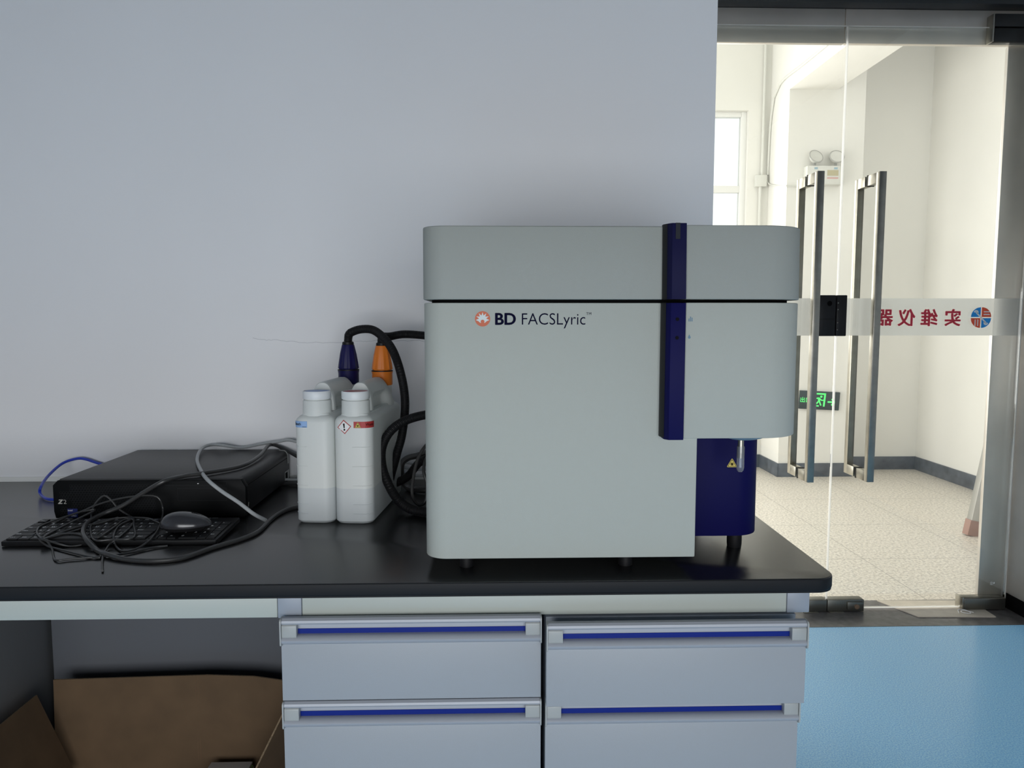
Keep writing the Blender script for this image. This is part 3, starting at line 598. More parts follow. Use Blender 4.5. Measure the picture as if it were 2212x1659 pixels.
b = text_bm('FACSLyric', 0.0182, bold=-0.006, width=0.0995); put(b, 0.0478 - OX, YF, 0.4015); obj('lettering', b, ink, fc, smooth=False)
b = text_bm('TM', 0.0042, bold=0.0, width=0.0080); put(b, 0.1485 - OX, YF, 0.4165); obj('lettering', b, ink, fc, smooth=False)
for x, y, r in ((-0.042, 1.208, 0.0115), (0.224, 1.208, 0.0115), (-0.042, 1.64, 0.0115), (0.30, 1.64, 0.0115)):
    b = lathe([(r, 0), (r, 0.027)], 24); b.transform(Matrix.Translation((x - OX, y - OY, 0))); obj('foot', b, rubber, fc)
b = lathe([(0.0125, 0.0), (0.0132, 0.006), (0.0132, 0.030)], 24); b.transform(Matrix.Translation((0.4395 - OX, 1.302 - OY, 0))); obj('foot', b, rubber, fc)
# sampling port under the hood
b = lathe([(0.0001, -0.0085), (0.020, -0.0085), (0.034, -0.0045), (0.037, -0.001), (0.037, 0.001), (0.0001, 0.001)], 36); b.transform(Matrix.Translation((0.412 - OX, 1.196 - OY, 0.2225)) @ Matrix.Diagonal((1, 1, 1, 1))); sp = obj('sampling_port', b, mat('port_blue_grey', (0.16, 0.25, 0.33), 0.25), fc)
b = lathe([(0.0048, 0.182), (0.0048, 0.2145), (0.0062, 0.2150), (0.0062, 0.2155)], 20); b.transform(Matrix.Translation((0.4105 - OX, 1.196 - OY, 0))); obj('needle_sleeve', b, steel_hd, sp)
b = lathe([(0.0022, 0.166), (0.0022, 0.184)], 16); b.transform(Matrix.Translation((0.4105 - OX, 1.196 - OY, 0))); obj('sample_needle', b, mat('needle_white', (0.6, 0.62, 0.66), 0.4), sp)
tt = lathe([(0.0001, -0.0215), (0.003, -0.0208), (0.0052, -0.018), (0.0062, -0.013), (0.0062, 0.022)], 28, cap=False); tt.transform(Matrix.Translation((0.4105, 1.196, 0.9795)))
tag(obj('test_tube', tt, tube_glass), 'clear round-bottomed sample tube hanging under the instrument hood', 'test tube')
# biohazard triangle on lower cover
def biohaz(bm, cx, cz, s, mi_y, mi_k):
    def tri(k, off): return [(cx + k * s * cos(R(a)), cz + k * s * sin(R(a)) + off) for a in (90, 210, 330)]
    add_poly2(bm, rounded(tri(1.0, 0), s * 0.12, 4), 0.0002, mi_y); add_poly2(bm, rounded(tri(0.84, 0), s * 0.08, 4), 0.0003, mi_k); add_poly2(bm, rounded(tri(0.70, 0), s * 0.05, 4), 0.0004, mi_y)
    for a in (90, 210, 330): ring2(bm, cx + 0.17 * s * cos(R(a)), cz + 0.17 * s * sin(R(a)), 0.09 * s, 0.17 * s, R(a + 35), R(a + 325), 14, 0.0006, mi_k)
    ring2(bm, cx, cz, 0.10 * s, 0.16 * s, n=14, th=0.0006, mi=mi_k)
b = bmesh.new(); biohaz(b, 0, 0, 0.0108, 0, 1); put(b, 0.4195 - OX, 1.2648 - OY, 0.158); obj('biohazard_label', b, [yellow_p, black_p], fc, smooth=False)

# ------------------------------------------------------------------ fluid tanks
TW, TL, TR = 0.078, 0.29, 0.020
def rrect_pt(s, off=0.0):
    """point on the tank footprint at arc length s from the front centre (+ = right)"""
    sg = 1 if s >= 0 else -1; s = abs(s); fl = TW / 2 - TR
    if s <= fl: return (sg * s, -off)
    a = (s - fl) / TR
    if a <= pi / 2: return (sg * (fl + (TR + off) * sin(a)), TR - (TR + off) * cos(a))
    return (sg * (TW / 2 + off), TR + (s - fl - TR * pi / 2))
def wrap(bm, s0, z0, off=0.0006):
    for v in bm.verts:
        d = off + abs(v.co.y); p = rrect_pt(s0 + v.co.x, d); v.co = Vector((p[0], p[1], z0 + v.co.z))
    return bm
def gridplate(w, h, n=10):
    b = bmesh.new()
    for k in range(n): add_poly2(b, [(w * k / n, 0), (w * (k + 1) / n, 0), (w * (k + 1) / n, h), (w * k / n, h)], 0.0002)
    return b
def tank(loc, label, disc, which):
    t = thing('fluid_tank', label, 'tank', loc, R(-5), group='fluid tanks beside the instrument')
    b = bmesh.new(); secs = [(0.0, 0.010, 0.02), (0.002, 0.004, 0.02), (0.007, 0.0, 0.02), (0.205, 0.0, 0.02), (0.211, 0.0015, 0.02), (0.216, 0.006, 0.018), (0.2185, 0.011, 0.015), (0.222, 0.0125, 0.014)]
    prev = None
    for z, ins, rr in secs:
        P = rounded([(-TW / 2 + ins, ins), (TW / 2 - ins, ins), (TW / 2 - ins, TL - ins), (-TW / 2 + ins, TL - ins)], max(0.004, TR - ins * 0.5), 6)
        ring = [b.verts.new((p[0], p[1], z)) for p in P]
        if prev:
            for k in range(len(ring)): b.faces.new((prev[k], prev[(k + 1) % len(ring)], ring[(k + 1) % len(ring)], ring[k]))
        else: b.faces.new(ring[::-1])
        prev = ring
    b.faces.new(prev)
    bo = obj('tank_body', b, hdpe, t)
    # handle ridge: arch that widens to the rear
    b = bmesh.new(); prev = None; n = 40
    for y, hw, zt, ex in ((0.066, 0.020, 0.272, 2.4), (0.068, 0.0240, 0.279, 2.4), (0.072, 0.0250, 0.2805, 2.4), (0.080, 0.0245, 0.2805, 2.4), (0.088, 0.0245, 0.2810, 2.3), (0.094, 0.0245, 0.2810, 2.3), (0.103, 0.0245, 0.2810, 2.3), (0.13, 0.0245, 0.2810, 2.3), (0.16, 0.026, 0.2810, 2.2), (0.185, 0.0275, 0.2810, 2.1), (0.19, 0.028, 0.2810, 2.0), (0.197, 0.0290, 0.2810, 2.0), (0.205, 0.030, 0.2805, 1.9), (0.225, 0.033, 0.279, 1.7), (0.236, 0.033, 0.270, 1.7), (0.240, 0.030, 0.25, 1.7)):
        ring = []
        for k in range(n + 1):
            a = pi * k / n; cx_ = cos(a); sx_ = sin(a)
            X = hw * (abs(cx_) ** (2 / ex)) * (1 if cx_ > 0 else -1); Z = 0.222 - 0.006 + (zt - 0.216) * (abs(sx_) ** (2 / ex)); pw = max(0.0, min(1.0, (y - 0.085) / 0.018)) * max(0.0, min(1.0, (0.205 - y) / 0.018)); X *= 1 - 0.50 * pw * max(0.0, min(1.0, (0.256 - Z) / 0.012)); ring.append(b.verts.new((X, y, Z)))
        if prev:
            for k in range(n): b.faces.new((prev[k], prev[k + 1], ring[k + 1], ring[k]))
        else: b.faces.new(ring)
        prev = ring
    b.faces.new(prev[::-1]); obj('carry_handle', b, hdpe, t)
    nk = lathe([(0.0295, 0.217), (0.0284, 0.221), (0.0280, 0.2455), (0.0272, 0.2475), (0.0250, 0.2485), (0.0250, 0.252)], 36); nk.transform(Matrix.Translation((-0.001, 0.036, 0))); obj('front_neck', nk, hdpe, t)
    cp = lathe([(0.0262, 0.2505), (0.0275, 0.2505), (0.0280, 0.252), (0.0280, 0.2645), (0.0272, 0.2660), (0.0256, 0.2660), (0.0250, 0.2650)], 40, cap=False); cp.transform(Matrix.Translation((-0.001, 0.036, 0))); co = obj('screw_cap', cp, cap_w, t)
    dk = lathe([(0.0252, 0.2625), (0.0252, 0.2652)], 36); dk.transform(Matrix.Translation((-0.001, 0.036, 0))); obj('cap_disc', dk, disc, co)
    nk = lathe([(0.023, 0.217), (0.0215, 0.222), (0.0215, 0.262)], 32); nk.transform(Matrix.Translation((0, 0.264, 0))); obj('rear_neck', nk, hdpe, t)
    for z in (0.157, 0.118, 0.079, 0.041, 0.022):
        s0, s1 = (-0.052, -0.012) if which == 0 else (0.000, 0.042); P = []
        for k in range(15): s_ = s0 + (s1 - s0) * k / 14; p = rrect_pt(s_, 0.0002); P.append((p[0], p[1], z))
        obj('graduation_ridge', tube(P, 0.0009, 6, raw=True), hdpe, t)
    if which == 0:
        g_ = wrap(gridplate(0.034, 0.0125), -0.0445, 0.1955); lb = obj('sheath_label', g_, lblue, t, smooth=False); lb['label'] = 'light blue label reading Sheath'
        b = text_bm('Sheath', 0.0055, bold=0.01, width=0.017); obj('label_text', wrap(b, -0.0400, 0.2000, 0.0012), black_p, lb, smooth=False)
        b = bmesh.new(); add_poly2(b, [(0, 0), (0.008, 0), (0.008, 0.0008), (0, 0.0008)]); obj('label_text', wrap(b, -0.0200, 0.1965, 0.0010), black_p, lb, smooth=False)
    else:
        g_ = wrap(gridplate(0.046, 0.0125, 12), 0.0040, 0.1955); lb = obj('waste_label', g_, red_p, t, smooth=False); lb['label'] = 'red label reading Waste with a biohazard triangle'
        b = text_bm('Waste', 0.0055, bold=0.005, width=0.0175); obj('label_text', wrap(b, 0.0275, 0.1998, 0.0012), black_p, lb, smooth=False)
        b = bmesh.new(); biohaz(b, 0, 0, 0.0075, 0, 1); obj('biohazard_label', wrap(b, 0.0125, 0.2000, 0.0010), [yellow_p, black_p], lb, smooth=False)
        d = bmesh.new(); k = 0.0142
        def rot(p, a=R(5)): return [(x * cos(a) - z * sin(a), x * sin(a) + z * cos(a)) for x, z in p]
        add_poly2(d, rot([(0, -k), (k, 0), (0, k), (-k, 0)]), 0.0002, 0); k2 = 0.0120; add_poly2(d, rot([(0, -k2), (k2, 0), (0, k2), (-k2, 0)]), 0.0003, 1)
        add_poly2(d, rot([(-0.0017, 0.0068), (0.0017, 0.0068), (0.0009, -0.0025), (-0.0009, -0.0025)]), 0.0005, 2); add_poly2(d, rot(circ(0, -0.0056, 0.0018, 16)), 0.0005, 2)
        wl = obj('hazard_diamond', wrap(d, -0.0150, 0.1975, 0.0008), [red_p, white_p, black_p], t, smooth=False); wl['label'] = 'white diamond label with red border and exclamation mark'
    return t
T1 = (-0.3555, 1.468, 0.80); T2 = (-0.2765, 1.461, 0.80)
tank(T1, 'milky plastic tank with blue cap disc and light blue label, nearer the computer', mat('disc_blue', (0.25, 0.38, 0.72), 0.4), 0)
tank(T2, 'milky plastic tank with red cap disc, hazard diamond and red label', mat('disc_red', (0.42, 0.04, 0.06), 0.4), 1)

# ------------------------------------------------------------------ hoses (each with its connector)
def hose_thing(name, label, pts, r=0.0098, conn=None, group=None):
    t = thing(name, label, 'hose', pts[0], group=group); P = [Vector(p) - Vector(pts[0]) for p in pts]
    obj('corrugated_tube', tube(P, r, 14, corr=(0.0032, 0.0006)), rubber, t)
    if conn:
        c, m, m2 = conn; base = Vector(c) - Vector(pts[0])
        prof = [(0.0225, 0.0), (0.0235, 0.002), (0.0235, 0.026), (0.0240, 0.028), (0.0245, 0.0315), (0.0215, 0.032), (0.0215, 0.035), (0.0222, 0.037), (0.0205, 0.050), (0.0175, 0.070), (0.0148, 0.088), (0.0140, 0.091)]
        b = lathe(prof, 48, rib=(10, 0.10, 0.036, 0.085)); b.transform(Matrix.Translation(base)); k = obj('connector', b, m, t)
        b = lathe([(0.0125, 0.090), (0.0135, 0.092), (0.0130, 0.097), (0.0105, 0.0985)], 28); b.transform(Matrix.Translation(base)); obj('collar', b, blk, k)
        b = lathe([(0.0219, 0.0318), (0.0246, 0.0318), (0.0246, 0.0338), (0.0219, 0.0345)], 40, cap=False); b.transform(Matrix.Translation(base)); obj('seal_ring', b, m2, k)
    return t
a5 = R(5)
def rear(T): return (T[0] + 0.264 * sin(a5), T[1] + 0.264 * cos(a5), 0)
n1, n2 = rear(T1), rear(T2)
# hose paths
HOSE1 = [(-0.3325, 1.731, 1.152), (-0.3315, 1.731, 1.168), (-0.3253, 1.725, 1.1786), (-0.2968, 1.715, 1.1872), (-0.2628, 1.7, 1.1822), (-0.2246, 1.67, 1.1464), (-0.2012, 1.65, 1.0884), (-0.1928, 1.65, 1.0241), (-0.1998, 1.65, 0.9563), (-0.214, 1.65, 0.9039), (-0.23, 1.655, 0.8469), (-0.2293, 1.68, 0.8328), (-0.1966, 1.71, 0.8434), (-0.1713, 1.73, 0.8722), (-0.1401, 1.75, 0.8849)]
HOSE2 = [(-0.2535, 1.724, 1.15), (-0.2525, 1.724, 1.168), (-0.2389, 1.755, 1.1693), (-0.2042, 1.765, 1.1745), (-0.1449, 1.775, 1.1699), (-0.0781, 1.76, 1.1636)]
HOSE3 = [(-0.0881, 1.62, 1.0067), (-0.1413, 1.59, 1.0047), (-0.1833, 1.565, 0.9952), (-0.2129, 1.55, 0.9748), (-0.2302, 1.545, 0.9403), (-0.2298, 1.545, 0.8989), (-0.2156, 1.55, 0.856), (-0.1977, 1.56, 0.8235), (-0.1675, 1.5337, 0.811), (-0.127, 1.5138, 0.811), (-0.0842, 1.5201, 0.811)]
hose_thing('hose', 'black corrugated hose arching from the navy connector on the left tank', HOSE1, conn=((n1[0], n1[1], 1.060), navy_dk, blk), group='corrugated hoses beside the tanks')
hose_thing('hose', 'black corrugated hose running from the orange connector behind the instrument', HOSE2, conn=((n2[0], n2[1], 1.058), orange, blk), group='corrugated hoses beside the tanks')
hose_thing('hose', 'black corrugated hose looping low in front of the right tank', HOSE3, group='corrugated hoses beside the tanks')

# ------------------------------------------------------------------ computer
pc = thing('computer', 'black small form factor computer lying flat beside the wall', 'computer', (-0.705, 1.53, 0.80))
def PCx(a): return a + 0.705
prof = rounded([(-0.893, 0.806), (-0.513, 0.806), (-0.513, 0.8815), (-0.893, 0.8815)], [0.002, 0.002, 0.014, 0.003], 8)
prof = [(p[0] + 0.705, p[1] - 0.80) for p in prof]
b = prism(prof, 0.003, 0.340, axis='y', bev=0.0008); cs = obj('case', b, blk_sat, pc)
obj('cover_seam', bx(PCx(-0.5132), PCx(-0.5125), 0.02, 0.335, 0.0625, 0.0633), blk_deep, cs)
fb = rounded([(-0.893, 0.8035), (-0.510, 0.8035), (-0.506, 0.812), (-0.506, 0.866), (-0.515, 0.882), (-0.886, 0.882), (-0.896, 0.872), (-0.896, 0.818)], 0.002, 3)
fb = [(p[0] + 0.705, p[1] - 0.80) for p in fb]
obj('front_bezel', prism(fb, -0.0165, 0.002, axis='y', bev=0.0015), mat('bezel_black', (0.004, 0.0045, 0.005), 0.5, spec=0.1), pc)
hx = bmesh.new(); pitch = 0.0058; rr = 0.0025; row = 0
z = 0.0105
while z < 0.074:
    x = PCx(-0.880) + (row % 2) * pitch / 2
    while x < PCx(-0.690):
        if not (x < PCx(-0.860) and z > 0.060) and not (x < PCx(-0.858) and 0.028 < z < 0.042) : ring2(hx, x, z, rr, rr * 1.16, n=6, th=0.0003)
        x += pitch
    z += pitch * 0.8; row += 1
put(hx, 0, -0.0165, 0); obj('vent_mesh', hx, mat('vent_rib', (0.018, 0.019, 0.021), 0.5, spec=0.2), pc, smooth=False)
b = bmesh.new()
for x0_, x1_, z0_, z1_ in ((-0.669, -0.544, 0.0705, 0.0775), (-0.644, -0.545, 0.038, 0.064)):
    for q in ((x0_, x1_, z0_, z0_ + 0.0005), (x0_, x1_, z1_, z1_ + 0.0005), (x0_, x0_ + 0.0005, z0_, z1_), (x1_, x1_ + 0.0005, z0_, z1_)): add_box(b, PCx(q[0]), PCx(q[1]), -0.0170, -0.0164, q[2], q[3])
obj('drive_slot', b, MATS['vent_rib'], pc, smooth=False)
obj('status_light', bx(PCx(-0.6035), PCx(-0.6005), -0.0172, -0.0164, 0.0735, 0.0748), white_p, pc)
b = bmesh.new(); add_poly2(b, [(0, 0), (0.0085, 0), (0.0092, 0.0018), (0.0045, 0.0018), (0.0105, 0.0085), (0.0100, 0.0092), (0.0022, 0.0092), (0.0016, 0.0074), (0.0058, 0.0074), (0, 0.0008)]); join(b, put(text_bm('2', 0.0088, width=0.0058), 0.0112, 0, 0), 0)
put(b, PCx(-0.8865), -0.0168, 0.0335); obj('model_lettering', b, mat('silver_print', (0.50, 0.48, 0.44), 0.35, 0.3), pc, smooth=False)
sk = bx(PCx(-0.868), PCx(-0.848), -0.0172, -0.0164, 0.005, 0.0235); so = obj('processor_sticker', sk, mat('sticker_deep_blue', (0.01, 0.02, 0.16), 0.4), pc)
join_b = text_bm('intel', 0.0036, bold=0.01, width=0.0095); put(join_b, PCx(-0.8672), -0.0175, 0.0185); obj('sticker_text', join_b, white_p, so, smooth=False)
join_b = text_bm('vPRO', 0.0036, bold=0.01, width=0.0105); put(join_b, PCx(-0.8610), -0.0175, 0.0070); obj('sticker_text', join_b, white_p, so, smooth=False)
b = bmesh.new(); add_box(b, PCx(-0.5128), PCx(-0.5122), 0.296, 0.334, 0.010, 0.032)
lbk = obj('serial_label', b, mat('serial_white', (0.45, 0.46, 0.46), 0.5), pc, smooth=False)
b = bmesh.new()
for k in range(11): add_box(b, PCx(-0.5123), PCx(-0.5119), 0.299 + k * 0.0018, 0.2995 + k * 0.0018 + 0.0006 * (k % 2), 0.013, 0.029)
obj('printed_bars', b, black_p, lbk, smooth=False)
b = bmesh.new(); add_box(b, PCx(-0.5128), PCx(-0.5118), 0.322, 0.332, 0.048, 0.070, bev=0.0004); add_prism(b, [(PCx(-0.5118), 0.0700), (PCx(-0.5128), 0.0700), (PCx(-0.516), 0.0775), (PCx(-0.522), 0.0812), (PCx(-0.534), 0.0820), (PCx(-0.534), 0.0826), (PCx(-0.521), 0.0822), (PCx(-0.5145), 0.0780)], 0.322, 0.332, axis='y'); obj('rear_latch_tape', b, mat('latch_grey', (0.40, 0.41, 0.40), 0.4), pc)
b = bmesh.new()
for k in range(2): sheet(b, [(PCx(-0.5054), -0.012 + 0.006 * k, 0.014 + 0.009 * k), (PCx(-0.5054), -0.009 + 0.006 * k, 0.014 + 0.009 * k), (PCx(-0.5054), -0.006 + 0.006 * k, 0.022 + 0.009 * k), (PCx(-0.5054), -0.009 + 0.006 * k, 0.022 + 0.009 * k)], 0.0003)
obj('side_emblem', b, [MATS['silver_print'], MATS['silver_print']], pc, smooth=False)
for x, y in ((-0.87, 1.55), (-0.54, 1.55), (-0.87, 1.84), (-0.54, 1.84)):
    b = lathe([(0.008, 0), (0.009, 0.0065)], 16); b.transform(Matrix.Translation((x + 0.705, y - 1.53, 0))); obj('foot', b, rubber, pc)

# ------------------------------------------------------------------ keyboard
KX0, KX1, KY0, KY1 = -0.887, -0.501, 1.333, 1.462
kb = thing('keyboard', 'black full-size keyboard lying in front of the computer under tangled cable', 'keyboard', (KX0, KY0, 0.80))
tilt = Matrix.Rotation(R(3.2), 4, 'X')
KW, KD = KX1 - KX0, KY1 - KY0
kbm = bmesh.new(); add_prism(kbm, rounded([(0, 0), (KW, 0), (KW, KD), (0, KD)], 0.003, 4), 0.0008, 0.0095, bev=0.001); obj('keyboard_base', kbm, blk, kb, M=tilt)
ftb = bmesh.new()
for x in (0.03, KW - 0.05): add_box(ftb, x, x + 0.02, KD - 0.012, KD - 0.006, 0.0, 0.0072)
obj('keyboard_foot', ftb, blk, kb)
U = (KW - 0.010) / 22.5; V = (KD - 0.016) / 6.25
def row(specs, y):
    x = 0
    for s in specs:
        if isinstance(s, (int, float)): x += s; continue
        lab_, w_ = s; yield lab_, x, y, w_, 1; x += w_
rows = [
 [('Ctrl', 1.25), ('Win', 1.25), ('Alt', 1.25), ('', 6.25), ('Alt', 1.25), ('Win', 1.25), ('Fn', 1.25), ('Ctrl', 1.25), .25, ('<', 1), ('v', 1), ('>', 1), .25, ('0', 2), ('.', 1)],
 [('Shift', 2.25)] + [(c, 1) for c in 'ZXCVBNM,./'] + [('Shift', 2.75), 1.25, ('^', 1), 1.25] + [(c, 1) for c in '123'],
 [('Caps', 1.75)] + [(c, 1) for c in "ASDFGHJKL;'"] + [('Enter', 2.25), 3.5] + [(c, 1) for c in '456'],
 [('Tab', 1.5)] + [(c, 1) for c in 'QWERTYUIOP[]'] + [('\\', 1.5), .25, ('Del', 1), ('End', 1), ('PgD', 1), .25] + [(c, 1) for c in '789'],
 [(c, 1) for c in '`1234567890-='] + [('Back', 2), .25, ('Ins', 1), ('Hm', 1), ('PgU', 1), .25, ('Num', 1), ('/', 1), ('*', 1), ('-', 1)],
 [('Esc', 1), 1] + [('F%d' % k, 1) for k in range(1, 5)] + [.5] + [('F%d' % k, 1) for k in range(5, 9)] + [.5] + [('F%d' % k, 1) for k in range(9, 13)] + [.25, ('Prt', 1), ('Scr', 1), ('Brk', 1)]]
keys = []
for i, rw in enumerate(rows): keys += list(row(rw, i + (0.25 if i == 5 else 0)))
keys += [('Ent', 21.5, 0, 1, 2), ('+', 21.5, 2, 1, 2)]
keym = [mat('key_black', (0.016, 0.016, 0.017), 0.42, spec=0.25), mat('key_legend', (0.95, 0.95, 0.95), 0.5)]
# past a hundred keys: the function row's right-hand third and its neighbours are the last to be split
TXT = {}
for idx, (lab_, kx, ky, kw_, kh_) in enumerate(keys):
    b = bmesh.new(); x0_ = 0.005 + kx * U; y0_ = 0.006 + ky * V
    add_box(b, x0_ + 0.0007, x0_ + kw_ * U - 0.0007, y0_ + 0.0008, y0_ + kh_ * V - 0.0008, 0.0095, 0.0125, bev=0.0006, seg=1)
    if lab_:
        if lab_ not in TXT:
            t_ = text_bm(lab_, 0.0058 if len(lab_) == 1 else 0.0036, bold=0.02); me_ = bpy.data.meshes.new('l'); t_.to_mesh(me_); t_.free(); TXT[lab_] = me_
        t_ = bmesh.new(); t_.from_mesh(TXT[lab_]); t_.transform(Matrix.Translation((x0_ + 0.003, y0_ + kh_ * V * 0.45, 0.0126)) @ Matrix.Rotation(R(-90), 4, 'X')); bmesh.ops.recalc_face_normals(t_, faces=t_.faces); join(b, t_, 1)
    b.transform(tilt)
    if idx < 99: obj('key', b, keym, kb, smooth=False)
    else:
        if idx == 99: rest = bmesh.new()
        me_ = bpy.data.meshes.new('r'); b.to_mesh(me_); b.free(); rest.from_mesh(me_); bpy.data.meshes.remove(me_)
if len(keys) > 99:
    o = obj('keys', rest, keym, kb, smooth=False); o['kind'] = 'stuff'
b = bmesh.new(); ring2(b, 0, 0, 0.0012, 0.0016, n=12); add_poly2(b, [(0.004, 0.0002), (0.016, 0.0002), (0.016, 0.0010), (0.004, 0.0010)]); b.transform(tilt @ Matrix.Translation((KW - 0.058, KD - 0.004, 0.0097)) @ Matrix.Rotation(R(-90), 4, 'X')); obj('printed_mark', b, grey_p, kb, smooth=False)

# ------------------------------------------------------------------ mouse
ms = thing('computer_mouse', 'glossy dark computer mouse resting on the keyboard', 'mouse', (-0.5715, 1.374, 0.8170), R(8)); ms.scale = (0.88, 0.90, 0.90)
b = bmesh.new(); bmesh.ops.create_uvsphere(b, u_segments=40, v_segments=24, radius=1.0)
for v in b.verts:
    x, y, z = v.co; k = 1 - 0.16 * x * x * (1 if x > 0 else 0.4); v.co = Vector((x * 0.052, y * 0.030 * k, (max(z, 0) ** 0.85) * 0.0285 * (1 - 0.22 * x) if z > 0 else z * 0.004))
put(b, 0, 0, 0.010); obj('upper_shell', b, mat('mouse_gloss', (0.035, 0.035, 0.04), 0.22, coat=0.3), ms)
b = bmesh.new(); prevr = None
for z, k in ((0.002, 0.80), (0.004, 0.86), (0.010, 1.0)):
    ring = [b.verts.new((0.0515 * k * cos(2 * pi * q / 36), 0.0295 * k * sin(2 * pi * q / 36), z)) for q in range(36)]
    if prevr:
        for q in range(36): b.faces.new((prevr[q], prevr[(q + 1) % 36], ring[(q + 1) % 36], ring[q]))
    else: b.faces.new(ring[::-1])
    prevr = ring
b.faces.new(prevr); obj('lower_shell', b, blk, ms)
b = lathe([(0.0055, -0.003), (0.006, -0.002), (0.006, 0.002), (0.0055, 0.003)], 24); b.transform(Matrix.Translation((0.030, 0, 0.0245)) @ Matrix.Rotation(R(90), 4, 'X')); obj('scroll_wheel', b, rubber, ms)
b = tube([(0.012, -0.0008, 0.0368), (0.024, -0.0008, 0.0332), (0.040, -0.0008, 0.0245), (0.050, -0.0008, 0.0145)], 0.0006, 6); obj('button_seam', b, blk_deep, ms)

